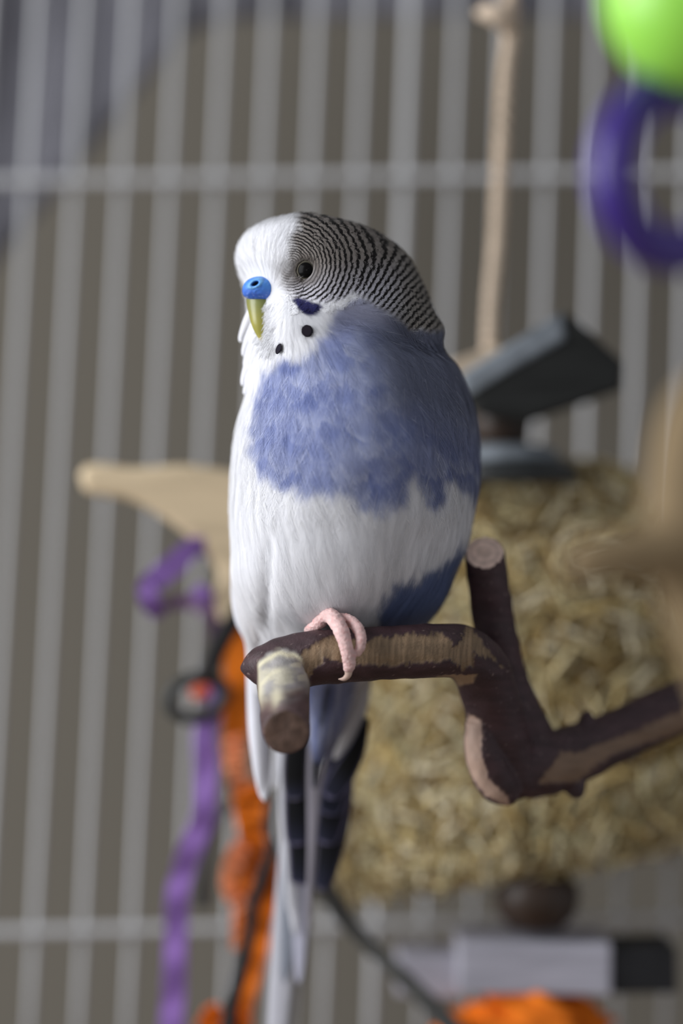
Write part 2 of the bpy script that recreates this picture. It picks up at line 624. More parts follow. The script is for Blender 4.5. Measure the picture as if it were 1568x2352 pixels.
def col_fields(px, py, rnd, edge_t, jit):
    """linear rgb, barring mask, for points of the plumage. rnd: per feather 0..1, edge_t: 0 middle .. 1 rim"""
    n1 = vnoise(px / 26, py / 26, 5) - 0.5
    n2 = vnoise(px / 7, py / 16, 6) - 0.5
    white = np.broadcast_to(lin((240, 240, 244)), px.shape + (3,)).copy()
    c = white
    # faint warm and grey washes in the white
    w = smooth(1250, 1420, py) * 0.10
    c = c * (1 - w[..., None] * np.array([0.5, 0.6, 0.7]))
    # blue
    sd_ = poly_sd(px, py, BLUE) + 16 * n1 + 9 * n2 + 18 * (rnd - 0.5)
    bl = smooth(13, -13, sd_)
    tone, srim = scale_tone(px, py)
    pale = np.clip(0.18 * rnd + 0.55 * tone ** 1.5 + 0.35 * (vnoise(px / 60, py / 40, 9) - 0.4) + 0.55 * srim, 0, 1)
    deep, light = lin((118, 131, 182)), lin((184, 190, 216))
    blue = deep * (1 - pale[..., None]) + light * pale[..., None]
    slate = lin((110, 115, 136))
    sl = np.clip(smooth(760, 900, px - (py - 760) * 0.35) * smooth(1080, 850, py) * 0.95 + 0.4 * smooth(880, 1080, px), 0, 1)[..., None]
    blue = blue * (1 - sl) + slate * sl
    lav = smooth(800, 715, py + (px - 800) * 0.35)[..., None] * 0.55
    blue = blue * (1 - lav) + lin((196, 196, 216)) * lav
    rim = smooth(0.72, 1.0, edge_t)[..., None] * 0.16
    blue = blue * (1 - rim) + lin((206, 212, 236)) * rim
    c = c * (1 - bl[..., None]) + blue * bl[..., None]
    # slate flank below
    sd2 = poly_sd(px, py, BLUE2) + 22 * n1 + 16 * n2 + 16 * (rnd - 0.5)
    b2 = smooth(14, -12, sd2)[..., None]
    c = c * (1 - b2) + lin((98, 112, 150)) * b2
    # under tail coverts
    b3 = (smooth(1455, 1520, py + 30 * n1) * smooth(612, 650, px) * smooth(832, 800, px + (1640 - py) * -0.05))[..., None]
    uk = vnoise(px / 9 + py / 90, py / 80, 12)[..., None]
    uc = lin((96, 108, 158)) * (1 - uk) + lin((190, 194, 216)) * uk
    ud = (np.exp(-((px - 746 + (py - 1620) * 0.2) / 8) ** 2) * smooth(1560, 1590, py) * smooth(1690, 1650, py))[..., None] * 0.8  # shaded gap between the coverts, painted as a dark line
    uc = uc * (1 - ud) + lin((40, 44, 56)) * ud
    ur = smooth(796, 826, px + (py - 1600) * 0.35)[..., None] * 0.8
    uc = uc * (1 - ur) + lin((206, 204, 208)) * ur
    c = c * (1 - b3) + uc * b3
    # barred crown, ear coverts and nape
    sdb = poly_sd(px, py, BARS) + 10 * n1 + 6 * n2
    front_edge = smooth(720, 665, px) * smooth(700, 640, py)
    sdb = sdb + front_edge * (26 * (vnoise(px / 11, py / 22, 61) - 0.5) + 8)
    bar = smooth(9, -9, sdb) * (1 - front_edge) + smooth(22, -22, sdb) * front_edge
    crown = smooth(690, 590, py + (px - 760) * 0.12)[..., None]
    base = lin((214, 212, 222)) * (1 - crown) + lin((146, 138, 132)) * crown  # crown greyer than the cheek: its shading is put into the feather colour
    nape = smooth(860, 960, px)[..., None]
    base = base * (1 - nape) + lin((156, 150, 143)) * nape
    c = c * (1 - bar[..., None]) + base * bar[..., None]
    # grey lores between cere and eye, and the ring round the eye
    lo = (np.exp(-((px - 668) / 36) ** 2 - ((py - 630) / 36) ** 2) * 0.72 * (0.7 + 0.6 * vnoise(px / 6, py / 6, 63)))[..., None]
    c = c * (1 - lo) + lin((120, 112, 108)) * lo
    er = np.exp(-((np.hypot(px - 703, py - 621) - 27) / 9) ** 2)[..., None] * 0.75
    c = c * (1 - er) + lin((74, 64, 56)) * er
    bar = bar * (1 - 0.6 * er[..., 0])
    # violet cheek patch and throat spots
    ck = smooth(3, -3, poly_sd(px, py, CHEEK) + 5 * n2)
    ckc = lin((30, 27, 70)) * (1 - (rnd * 0.6)[..., None]) + lin((48, 50, 112)) * (rnd * 0.6)[..., None]
    c = c * (1 - ck[..., None]) + ckc * ck[..., None]
    bar = bar * (1 - ck)
    th = math.radians(24)

    def spot(cx, cy, rx, ry, rot):
        dx, dy = px - cx, py - cy
        u = dx * math.cos(rot) + dy * math.sin(rot)
        v = -dx * math.sin(rot) + dy * math.cos(rot)
        return smooth(1.14, 0.90, np.hypot(u / rx, v / ry))
    s = np.maximum(spot(706, 761, 13.5, 12.5, 0), spot(643, 801, 6.5, 12, th))
    s = np.maximum(s, np.maximum(spot(586, 812, 5, 9, 0.2) * 0, s))
    c = c * (1 - s[..., None]) + lin((28, 20, 34)) * s[..., None]
    bar = bar * (1 - s)
    hair = np.clip(jit - 0.45, 0, 1)[..., None]
    c = c * (1 + np.clip(jit, -0.3, 0.3)[..., None]) * (1 - hair) + lin((236, 238, 246)) * hair
    return np.clip(c, 0, 0.95), np.clip(bar, 0, 1)


def head_field(px, py):
    """distance travelled along the lie of the head feathers, in bar widths"""
    r = np.hypot(px - 668, (py - 606) * 1.05)
    g = ((px - 868) * 0.80 + (py - 622) * 0.75) + 200
    w = smooth(760, 965, px + (py - 640) * 0.55)
    f = r * (1 - w) + g * w
    per = f
    # integral of 1/period, sampled
    fs = np.linspace(0, 700, 1400)
    ps = 6.0 + 9.5 * smooth(25, 170, fs)
    cum = np.concatenate([[0], np.cumsum(np.diff(fs) / ps[:-1])])
    return np.interp(f, fs, cum), per


def flow2(px, py):
    """lie of the feathers in photo directions (x right, y down)"""
    # body: fan out from the throat, then straight down
    k = smooth(1250, 820, py)
    bx = (px - 715) * (0.10 + 0.60 * k)
    by = np.full_like(px, 330.0)
    bx = bx - 60 * smooth(1250, 1420, py) * np.sign(px - 760) * 0.6
    bd = np.stack([bx, by], -1)
    bd /= np.linalg.norm(bd, axis=-1, keepdims=True)
    # head, barred part
    e = 2.0
    f0, _ = head_field(px, py)
    fx, _ = head_field(px + e, py)
    fy, _ = head_field(px, py + e)
    hd = np.stack([fx - f0, fy - f0], -1)
    hd /= np.linalg.norm(hd, axis=-1, keepdims=True) + 1e-9
    # forehead: up and back from the cere
    fo = np.stack([px - 622, py - 668], -1)
    fo /= np.linalg.norm(fo, axis=-1, keepdims=True) + 1e-9
    # face below the cere
    fa = np.stack([px - 668, (py - 690) * 1.2 + 18], -1)
    fa /= np.linalg.norm(fa, axis=-1, keepdims=True) + 1e-9
    lip = np.exp(-((px - 622) / 30) ** 4 - ((py - 742) / 54) ** 4)[..., None]
    fa = fa * (1 - lip) + np.stack([np.full_like(px, -0.9), 0.25 + (py - 740) / 130], -1) * lip
    wb_ = smooth(-6, 8, -poly_sd(px, py, BARS))[..., None]
    up = smooth(700, 668, py)[..., None]
    d = fa * (1 - up) + fo * up
    d = d * (1 - wb_) + hd * wb_
    lim = 790 - 60 * smooth(760, 960, px)
    wbody = smooth(-30, 60, py - lim)[..., None]
    wbody = wbody * (1 - wb_)
    d = d * (1 - wbody) + bd * wbody
    d /= np.linalg.norm(d, axis=-1, keepdims=True) + 1e-9
    return d


# paint the skin under the feathers
co, no = mesh_co(body_me)
X_, Y_ = to_px(co)
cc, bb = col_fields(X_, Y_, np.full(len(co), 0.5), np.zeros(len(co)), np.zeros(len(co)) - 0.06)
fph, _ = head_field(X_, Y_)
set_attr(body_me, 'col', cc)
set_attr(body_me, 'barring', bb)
set_attr(body_me, 'phase', fph)
set_attr(body_me, 'lie', no)
bird = link('budgerigar', body_me, M_FEATHER)
tag(bird, 'white and blue pied budgerigar with barred head and blue cere perched on the branch', 'bird')


# ------------------------------------------------------------------ feathers
tri = body_me
tri.calc_loop_triangles()
lt = np.empty(len(tri.loop_triangles) * 3, dtype=np.int32)
tri.loop_triangles.foreach_get('vertices', lt)
lt = lt.reshape(-1, 3)
A, B, C_ = co[lt[:, 0]], co[lt[:, 1]], co[lt[:, 2]]
tarea = 0.5 * np.linalg.norm(np.cross(B - A, C_ - A), axis=1)


def scatter(region, spacing, ncand):
    """even scatter of roots over the faces whose centre satisfies region(px, py, normal)"""
    cen = (A + B + C_) / 3
    nn = np.cross(B - A, C_ - A)
    nn /= np.linalg.norm(nn, axis=1, keepdims=True) + 1e-20
    if np.mean(nn[:, 1][cen[:, 1] < -0.015]) > 0:
        nn = -nn
    cx, cy = to_px(cen)
    w = tarea * region(cx, cy, nn)
    idx = rng.choice(len(w), ncand, p=w / w.sum())
    u, v = rng.random(ncand), rng.random(ncand)
    s = u + v > 1
    u[s], v[s] = 1 - u[s], 1 - v[s]
    p = A[idx] + (B[idx] - A[idx]) * u[:, None] + (C_[idx] - A[idx]) * v[:, None]
    grid = {}
    keep = []
    key = np.floor(p / spacing).astype(int)
    sp2 = spacing * spacing
    for i in range(ncand):
        kx, ky, kz = key[i]
        ok = True
        for a in (-1, 0, 1):
            for b in (-1, 0, 1):
                for c in (-1, 0, 1):
                    for j in grid.get((kx + a, ky + b, kz + c), ()):
                        d = p[i] - p[j]
                        if d[0] * d[0] + d[1] * d[1] + d[2] * d[2] < sp2:
                            ok = False
                            break
                    if not ok: break
                if not ok: break
            if not ok: break
        if ok:
            grid.setdefault((kx, ky, kz), []).append(i)
            keep.append(i)
    keep = np.array(keep)
    return p[keep], nn[idx[keep]]


def plumage(name, roots, L, W, nb, h0, lift, wid, R, spiky=0.0, vane=True, dirjit=0.12, curve_c=0.35, shade_j=0.10, K=6, fwd=0.16, over=0.05, hairs=0.0):
    """feathers of two rows of barbs each (plus a thin vane below), laid over the body; returns a mesh"""
    N = len(roots)
    px, py = to_px(roots)
    f2 = flow2(px, py)
    a = rng.normal(0, dirjit, N)
    ca, sa = np.cos(a), np.sin(a)
    f2 = np.stack([f2[:, 0] * ca - f2[:, 1] * sa, f2[:, 0] * sa + f2[:, 1] * ca], 1)
    d3 = np.stack([f2[:, 0], np.zeros(N), -f2[:, 1]], 1)
    L = L * (0.85 + 0.3 * rng.random(N))
    W = W * (0.85 + 0.3 * rng.random(N))
    rnd = rng.random(N)
    S = np.linspace(0, 1, K)
    pos = np.empty((N, K, 3)); nor = np.empty((N, K, 3))
    cur = roots.copy()
    dcur = d3.copy()
    find = bvh.find_nearest
    for k in range(K):
        for i in range(N):
            l, n, _, _ = find(cur[i])
            pos[i, k] = l
            nor[i, k] = n
        nk = nor[:, k]
        nk[np.einsum('ij,ij->i', nk, pos[:, k] - np.array([0, 0.0, 0]) * 0 - np.stack([pos[:, k, 0] * 0.3, pos[:, k, 1] * 0, pos[:, k, 2]], 1)) < 0] *= 1
        dcur = dcur - nk * np.einsum('ij,ij->i', dcur, nk)[:, None]
        dcur /= np.linalg.norm(dcur, axis=1, keepdims=True) + 1e-12
        cur = pos[:, k] + dcur * (L / (K - 1))[:, None]
    lat = np.cross(np.gradient(pos, axis=1), nor)
    lat /= np.linalg.norm(lat, axis=2, keepdims=True) + 1e-12
    tang = np.gradient(pos, axis=1)
    tang /= np.linalg.norm(tang, axis=2, keepdims=True) + 1e-12
    hgt = h0 * (0.6 + 0.8 * rng.random(N))[:, None] + lift * (0.7 + 0.6 * rng.random(N))[:, None] * S[None] ** 1.4
    ph0 = head_field(px, py)
    per0 = ph0[1]
    phj = rng.normal(0, 0.10, N)

    def at(arr, s):
        """arr N,K,3 at s N,M"""
        x = np.clip(s, 0, 1) * (K - 1)
        i = np.minimum(x.astype(int), K - 2)
        f = (x - i)[..., None]
        r = np.arange(N)[:, None]
        return arr[r, i] * (1 - f) + arr[r, i + 1] * f

    def place(s, t, dz):
        """s, t: N,M -> world points"""
        p = at(pos, s)
        n = at(nor, s)
        l = at(lat, s)
        g = at(tang, s)
        over = np.clip(s - 1, 0, 1)[..., None] * L[:, None, None]
        x = np.clip(s, 0, 1) * (K - 1)
        i = np.minimum(x.astype(int), K - 2)
        f = x - i
        r = np.arange(N)[:, None]
        h = hgt[r, i] * (1 - f) + hgt[r, i + 1] * f
        m = n + l * (t / R * 0.8)[..., None] + g * (0.22 * (s - 0.5))[..., None]
        return p + g * over + l * t[..., None] + n * (h + dz - t * t / (2 * R))[..., None], g, m

    def width(s):
        w_tip = np.sqrt(np.clip(1 - ((s - 0.5) / 0.56) ** 2, 0, 1))
        w_base = 0.62 + 0.76 * np.clip(s, 0, 0.5)
        return np.where(s > 0.5, w_tip, np.minimum(w_base, 1.0))

    allv, allcol, allph, allbar, alln, loops, sizes = [], [], [], [], [], [], []
    off = 0

    def emit(pts, s, t, jit, nm):
        nonlocal off
        M = pts.shape[1]
        ppx, ppy = to_px(pts)
        et = np.maximum(np.abs(t) / W[:, None], (s - 0.1) / 0.95)
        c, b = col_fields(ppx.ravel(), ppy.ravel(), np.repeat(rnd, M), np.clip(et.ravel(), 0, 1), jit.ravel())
        f, _ = head_field(ppx.ravel(), ppy.ravel())
        f = f + np.repeat(phj, M) + (curve_c * (t / W[:, None]) ** 2).ravel()
        alln.append(nm.reshape(-1, 3)); allv.append(pts.reshape(-1, 3)); allcol.append(c); allph.append(f); allbar.append(b)

    # barbs
    Q = np.array([0, 0.36, 0.7, 1.0])
    for side in (-1, 1):
        aj = np.linspace(0.04, 0.93, nb)[None] + rng.normal(0, 0.012, (N, nb))
        se = aj + (0.13 + fwd * (1 - aj)) * (1 + rng.normal(0, 0.12, (N, nb)))
        se = np.minimum(se, 1.0 + over * rng.random((N, nb)))
        te = width(se) * W[:, None] * (1 + rng.normal(0, 0.07, (N, nb)))
        if spiky:
            te = te * (1 - spiky * 0.55)
            se = se + spiky * 0.12 * rng.random((N, nb))
        te = np.maximum(te, 0.06 * W[:, None])
        jb = rng.normal(0, shade_j, (N, nb))
        jb = np.where(rng.random((N, nb)) < hairs, 0.45 + 0.5 * rng.random((N, nb)), jb)
        dzb = rng.normal(0, 0.00003, (N, nb)) + np.where(jb > 0.44, 0.00012, 0)
        for qi, q in enumerate(Q):
            s = aj + (se - aj) * q
            t = side * te * q ** 0.9
            p, g, m_ = place(s, t, dzb + 0.00003 * q)
            m_ = m_ + g * (np.clip(jb, -0.3, 0.3) * 1.2)[..., None]
            wv = wid * (1 - 0.75 * q) * 0.5
            if qi < 3:
                pts = np.stack([p - g * wv, p + g * wv], 2).reshape(N, nb * 2, 3)
                emit(pts, np.repeat(s, 2, 1), np.repeat(t, 2, 1), np.repeat(jb, 2, 1), np.repeat(m_, 2, 1))
            else:
                emit(p, s, t, jb, m_)
        nb_tot = N * nb
        b0 = off
        i = np.arange(nb_tot)
        q0 = b0 + i * 2
        q1 = b0 + 2 * nb_tot + i * 2
        q2 = b0 + 4 * nb_tot + i * 2
        q3 = b0 + 6 * nb_tot + i
        loops.append(np.stack([q0, q0 + 1, q1 + 1, q1], 1).ravel()); sizes.append(np.full(nb_tot, 4))
        loops.append(np.stack([q1, q1 + 1, q2 + 1, q2], 1).ravel()); sizes.append(np.full(nb_tot, 4))
        loops.append(np.stack([q2, q2 + 1, q3], 1).ravel()); sizes.append(np.full(nb_tot, 3))
        off += 7 * nb_tot
    if vane:
        SV = np.array([0.0, 0.25, 0.5, 0.68, 0.80, 0.88])
        m = len(SV)
        s = np.tile(SV[None], (N, 1))
        w = width(s) * W[:, None] * (0.86 - 0.4 * spiky)
        for tt in (-1, 0, 1):
            p, g, m_ = place(s, w * tt, np.full(s.shape, -0.00005))
            emit(p, s, w * tt, np.zeros(s.shape) - 0.02, m_)
        i0 = off + np.arange(N)[:, None] * m + np.arange(m - 1)[None]
        n1 = N * m
        for r in (0, 1):
            q = np.stack([i0 + r * n1, i0 + r * n1 + 1, i0 + (r + 1) * n1 + 1, i0 + (r + 1) * n1], -1)
            loops.append(q.reshape(-1)); sizes.append(np.full(N * (m - 1), 4))
        off += 3 * n1
    me = np_mesh(name, np.concatenate(allv), np.concatenate(loops), np.concatenate(sizes))
    set_attr(me, 'col', np.concatenate(allcol))
    set_attr(me, 'phase', np.concatenate(allph))
    set_attr(me, 'barring', np.concatenate(allbar))
    an = np.concatenate(alln)
    set_attr(me, 'lie', an / np.linalg.norm(an, axis=1, keepdims=True))
    return me


def visible_w(n):
    return np.clip(0.35 - n[:, 1], 0.06, 1) ** 0.5


EYE = (703, 621)


def holes(px, py):
    """1 where feathers may grow: not on the eye, the cere, the beak"""
    e = np.hypot(px - EYE[0], py - EYE[1]) > 25
    c = ((px - 596) / 37.0) ** 2 + ((py - 664) / 25.0) ** 2 > 1
    b = poly_sd(px, py, [(560, 690), (606, 690), (598, 735), (592, 765), (606, 788), (602, 800), (580, 775), (566, 735)]) > 0
    return (e & c & b).astype(float)


def neck_y(px):
    return 800 - 50 * smooth(760, 900, px)


def reg_bars(px, py, n):
    return (poly_sd(px, py, BARS) < 6) * holes(px, py) * visible_w(n) * (np.hypot(px - 703, py - 621) > 26)


def reg_face(px, py, n):
    return (poly_sd(px, py, BARS) >= 0) * (py < neck_y(px) + 20) * (poly_sd(px, py, BLUE) > -25) * holes(px, py) * visible_w(n) * (py >= 640)


def reg_fore(px, py, n):
    return (poly_sd(px, py, BARS) >= 0) * (py < 665) * holes(px, py) * visible_w(n)


def reg_chest(px, py, n):
    return (py > 690) * (py < 1120) * ((poly_sd(px, py, BLUE) < 20) | (py > 860)) * visible_w(n) * (poly_sd(px, py, BARS) > -4)


def reg_belly(px, py, n):
    return (py > 1118) * (py < 1760) * visible_w(n)


jobs = [
    ('chest_plumage', reg_chest, 0.0021, 12000, dict(L=0.0112, W=0.0026, nb=24, h0=0.0001, lift=0.00045, wid=0.00017, R=0.026, spiky=0.15, fwd=0.55, over=0.18, dirjit=0.09, vane=False, shade_j=0.08, hairs=0.03)),
    ('belly_plumage', reg_belly, 0.0021, 12000, dict(L=0.0135, W=0.0021, nb=20, h0=0.0001, lift=0.00045, wid=0.00017, R=0.024, spiky=0.35, dirjit=0.07, fwd=0.60, over=0.20, vane=False, shade_j=0.05)),
    ('forehead_plumage', reg_fore, 0.00080, 12000, dict(L=0.0046, W=0.0007, nb=8, h0=0.0001, lift=0.0007, wid=0.00013, R=0.012, spiky=0.3, dirjit=0.14, fwd=0.6, over=0.25, vane=False, shade_j=0.05)),
    ('face_plumage', reg_face, 0.00085, 12000, dict(L=0.0050, W=0.0009, nb=9, h0=0.0001, lift=0.0006, wid=0.00013, R=0.012, spiky=0.3, dirjit=0.14, fwd=0.6, over=0.2, vane=False, shade_j=0.05)),
    ('barred_plumage', reg_bars, 0.00095, 12000, dict(L=0.0034, W=0.0013, nb=13, h0=0.00012, lift=0.0003, wid=0.00021, R=0.012, dirjit=0.08, fwd=0.25, over=0.12)),
]
def reg_lip(px, py, n):
    return (poly_sd(px, py, [(604, 690), (634, 690), (636, 740), (634, 796), (616, 800), (600, 770)]) < 0) * visible_w(n)


jobs.append(('cheek_plumage', reg_lip, 0.00055, 3000, dict(L=0.0030, W=0.0007, nb=8, h0=0.0002, lift=0.0009, wid=0.00012, R=0.012, spiky=0.3, dirjit=0.16, fwd=0.65, over=0.3, vane=False, shade_j=0.05)))
for nm, reg, sp, nc, kw in jobs:
    r, n_ = scatter(reg, sp, nc)
    m_ = plumage(nm, r, **kw)
    o = link(nm, m_, M_FEATHER, bird)
    o['kind'] = 'stuff'
    print('plumage', nm, len(r), len(m_.polygons))


# ------------------------------------------------------------------ flight and tail feathers
def tongue(ctrl, nS=36, nT=9, rows=None, camber=0.12):
    """a long feather blade. ctrl rows: px, py, Y mm, half width px; returns V, F, s, t"""
    c = spline(ctrl, nS)
    V, F, S_, T_ = [], [], [], []
    for i in range(nS):
        a = c[max(i - 1, 0)]; b = c[min(i + 1, nS - 1)]
        p0, p1 = P(a[0], a[1], a[2] / 1000), P(b[0], b[1], b[2] / 1000)
        tg = (p1 - p0).normalized()
        lat = Vector((tg.z, 0, -tg.x)).normalized()
        u = i / (nS - 1)
        w = pw(c[i][3], c[i][2] / 1000) * math.sqrt(max(1 - max(0, (u - 0.90) / 0.10) ** 2, 0.0004))
        ctr = P(c[i][0], c[i][1], c[i][2] / 1000)
        for j in range(nT):
            t = -1 + 2 * j / (nT - 1)
            V.append(ctr + lat * (t * w) + Vector((0, camber * w * t * t, 0)))
            S_.append(u); T_.append(t)
    for i in range(nS - 1):
        for j in range(nT - 1):
            F.append((i * nT + j, i * nT + j + 1, (i + 1) * nT + j + 1, (i + 1) * nT + j))
    return V, F, np.array(S_), np.array(T_)


def blade(name, ctrl, colfn, parent, camber=0.12):
    V, F, s, t = tongue(ctrl, camber=camber)
    me = pyd(name, V, F)
    set_attr(me, 'col', np.clip(colfn(s, t), 0, 1))
    set_attr(me, 'barring', np.zeros(len(s)))
    set_attr(me, 'phase', np.zeros(len(s)))
    bn = mesh_co(me)[1]
    set_attr(me, 'lie', bn * np.where(bn[:, 1:2] > 0, -1.0, 1.0))
    o = link(name, me, M_FEATHER, parent)
    m = o.modifiers.new('thick', 'SOLIDIFY'); m.thickness = 0.00018; m.offset = 0
    return o


def white_f(tint=(240, 240, 248), shaft=(214, 212, 216)):
    def f(s, t):
        k = np.exp(-(t / 0.12) ** 2)[:, None] * 0.5
        streak = (vnoise(t * 6 + 3, s * 40 + t * 9, 4) - 0.5)[:, None] * 0.08
        return lin(tint) * (1 - k + streak) + lin(shaft) * k
    return f


def dark_f(rim=(126, 120, 150), core=(12, 13, 18), lo=0.0):
    def f(s, t):
        e = np.maximum(smooth(0.93, 1.0, s), smooth(0.80, 0.98, np.abs(t)) * 0.8)
        base = lin(core)[None] + (smooth(0.55, 0.95, s)[:, None] * lin((34, 36, 54)))
        c = base * (1 - e[:, None]) + lin(rim) * e[:, None]
        r = smooth(0.30, 0.05, s)[:, None] * lo
        return c * (1 - r) + lin((150, 156, 196)) * r
    return f


def tail_light(c=(206, 206, 220)):
    return white_f(c, (160, 158, 170))


# wing on the bird's right side (left in the photo): coverts edge and long white primaries
wing = [
    ([(592, 1130, 10, 10), (574, 1230, 9, 22), (562, 1330, 9, 32), (569, 1415, 10, 32), (584, 1475, 12, 22), (589, 1560, 14, 23), (593, 1680, 16, 23), (602, 1770, 18, 19), (607, 1842, 19, 13)], (246, 246, 252)),
    ([(594, 1080, 8, 10), (576, 1190, 5, 22), (560, 1300, 5, 31), (567, 1400, 7, 28), (584, 1480, 10, 17), (587, 1600, 13, 18), (592, 1720, 15, 16), (598, 1822, 17, 10)], (243, 243, 250)),
    ([(604, 1130, 0, 10), (574, 1220, -2, 26), (562, 1310, -2, 34), (574, 1420, 2, 26), (588, 1520, 8, 14), (594, 1600, 11, 9)], (246, 245, 248)),
    ([(612, 1170, 0, 8), (592, 1240, -7, 18), (578, 1310, -8, 26), (582, 1400, -3, 18), (590, 1480, 3, 9)], (240, 238, 240)),
]
for ctrl, tint in wing:
    blade('flight_feather', ctrl, white_f(tint), bird, camber=0.35)
# a second, right hand wing tip is hidden behind the body; its tip shows by the tail
blade('flight_feather', [(642, 1560, 30, 12), (640, 1680, 32, 10), (634, 1770, 33, 9), (628, 1812, 34, 5)], white_f((236, 236, 242)), bird)

# loose pointed feathers of the bib on the far cheek
for ctrl in ([(584, 700, -7, 10), (568, 740, -6, 11), (555, 772, -5, 7), (552, 786, -5, 3)], [(588, 740, -7, 11), (572, 778, -6, 11), (562, 802, -5, 7), (558, 818, -5, 3)],
             [(586, 780, -7, 11), (574, 812, -6, 11), (565, 832, -5, 7), (563, 846, -5, 3)], [(590, 790, -7, 12), (572, 838, -6, 12), (560, 868, -5, 7), (556, 886, -5, 3)],
             [(594, 820, -8, 12), (578, 858, -6, 12), (566, 890, -5, 7), (560, 906, -5, 3)]):
    blade('bib_feather', ctrl, white_f((244, 244, 249)), bird, camber=0.5)

# tail, seen from below: long pale feathers, then shorter dark ones towards the lens
tail = [
    ([(700, 1600, 34, 26), (676, 1900, 38, 30), (650, 2180, 42, 28), (630, 2420, 46, 22)], tail_light((222, 222, 230))),
    ([(726, 1600, 34, 24), (700, 1900, 39, 30), (676, 2180, 44, 34), (656, 2460, 48, 26)], tail_light((176, 172, 166))),
    ([(700, 1600, 33, 22), (676, 1900, 36, 26), (666, 2100, 39, 22), (652, 2258, 41, 10)], tail_light((150, 156, 168))),
    ([(720, 1600, 32, 22), (700, 1900, 35, 28), (692, 2080, 38, 20), (686, 2262, 40, 9)], tail_light((206, 206, 222))),
    ([(672, 1640, 31, 26), (664, 1850, 34, 24), (668, 2020, 36, 14), (678, 2150, 38, 6)], tail_light((244, 244, 250))),
    ([(690, 1640, 30, 24), (690, 1850, 32, 32), (690, 1980, 33, 28), (688, 2034, 34, 22)], dark_f()),
    ([(790, 1640, 30, 24), (772, 1850, 32, 36), (752, 1980, 33, 28), (736, 2048, 34, 18)], dark_f((110, 104, 120))),
    ([(688, 1640, 29, 24), (682, 1800, 30, 30), (682, 1890, 31, 30), (684, 1942, 32, 26)], dark_f()),
    ([(790, 1660, 29, 24), (774, 1800, 30, 34), (758, 1890, 31, 32), (745, 1940, 32, 24)], dark_f()),
    ([(796, 1640, 28, 22), (782, 1760, 29, 30), (764, 1830, 29.6, 30), (752, 1872, 30, 24)], dark_f((120, 116, 146), (10, 14, 22))),
    ([(690, 1620, 27, 24), (678, 1740, 28, 28), (676, 1800, 28.6, 27), (678, 1838, 29, 22)], dark_f((126, 120, 140), (10, 10, 12))),
    ([(842, 1650, 25.2, 6), (822, 1716, 25.6, 18), (788, 1778, 26.2, 27), (752, 1834, 27, 20)], dark_f((120, 116, 146), (10, 10, 12))),
    ([(830, 1500, 26, 18), (830, 1600, 26, 18), (806, 1676, 26.4, 18), (766, 1746, 26.8, 7)], white_f((206, 202, 202))),
    ([(730, 1660, 26, 20), (722, 1790, 26.6, 17), (714, 1960, 29, 8), (706, 2140, 33, 5)], white_f((160, 155, 164), (120, 116, 122))),
    ([(724, 1720, 25.8, 5), (723, 1770, 25.8, 7), (721, 1812, 25.8, 4)], dark_f((90, 92, 96), (44, 48, 50))),
    ([(646, 1700, 30, 9), (648, 1800, 31, 6), (656, 1960, 34, 6), (664, 2100, 36, 5)], white_f((246, 246, 252))),
]
for ctrl, fn in tail:
    blade('tail_feather', ctrl, fn, bird)

# ------------------------------------------------------------------ eye, cere, beak
loc, nor = surf_hit(*EYE)
view = (CAMV - loc).normalized()
axis = (nor * 0.6 + view * 0.55).normalized()
ER = 0.0027


def ball(center, r, ax, nu=40, nv=24, scl=(1, 1, 1)):
    q = Vector((0, 0, 1)).rotation_difference(ax)
    V, F = [], []
    for i in range(nv + 1):
        th = math.pi * i / nv
        for j in range(nu):
            a = 2 * math.pi * j / nu
            v = Vector((math.sin(th) * math.cos(a) * scl[0], math.sin(th) * math.sin(a) * scl[1], math.cos(th) * scl[2])) * r
            V.append(Vector(center) + q @ v)
    for i in range(nv):
        for j in range(nu):
            F.append((i * nu + j, (i + 1) * nu + j, (i + 1) * nu + (j + 1) % nu, i * nu + (j + 1) % nu))
    return V, F


V, F = ball(loc - axis * 0.0012, ER, axis, scl=(1, 1, 0.85))
eme = pyd('eye', V, F)
th = np.repeat(np.arange(25) * math.pi / 24, 40)
rr = np.sin(th)
iris = smooth(0.61, 0.66, rr)[:, None]
pal = lin((12, 11, 11)) * (1 - iris) + lin((84, 80, 70)) * iris
outer = smooth(0.88, 0.96, rr)[:, None]
pal = pal * (1 - outer) + lin((60, 54, 46)) * outer
set_attr(eme, 'col', pal)
eye = link('eye', eme, attr_mat('eye_gloss', 0.22, 0.05), bird)
q = Vector((0, 0, 1)).rotation_difference(axis)
path = []
NE = 40
V, F = [], []
for i in range(NE):
    a = 2 * math.pi * i / NE
    c = Vector((math.cos(a), math.sin(a), 0)) * 0.00245
    for j in range(10):
        b = 2 * math.pi * j / 10
        rr_ = 0.00034 * (1 + 0.25 * math.sin(9 * a + j))
        v = c + Vector((math.cos(a), math.sin(a), 0)) * (rr_ * math.cos(b)) + Vector((0, 0, 1)) * (rr_ * math.sin(b))
        V.append(loc + q @ v + axis * 0.0001)
for i in range(NE):
    for j in range(10):
        F.append((i * 10 + j, ((i + 1) % NE) * 10 + j, ((i + 1) % NE) * 10 + (j + 1) % 10, i * 10 + (j + 1) % 10))
link('eyelid', pyd('eyelid', V, F), pmat('eyelid_skin', (66, 60, 54), 0.7, 0.2, 900, bump=0.4), bird)

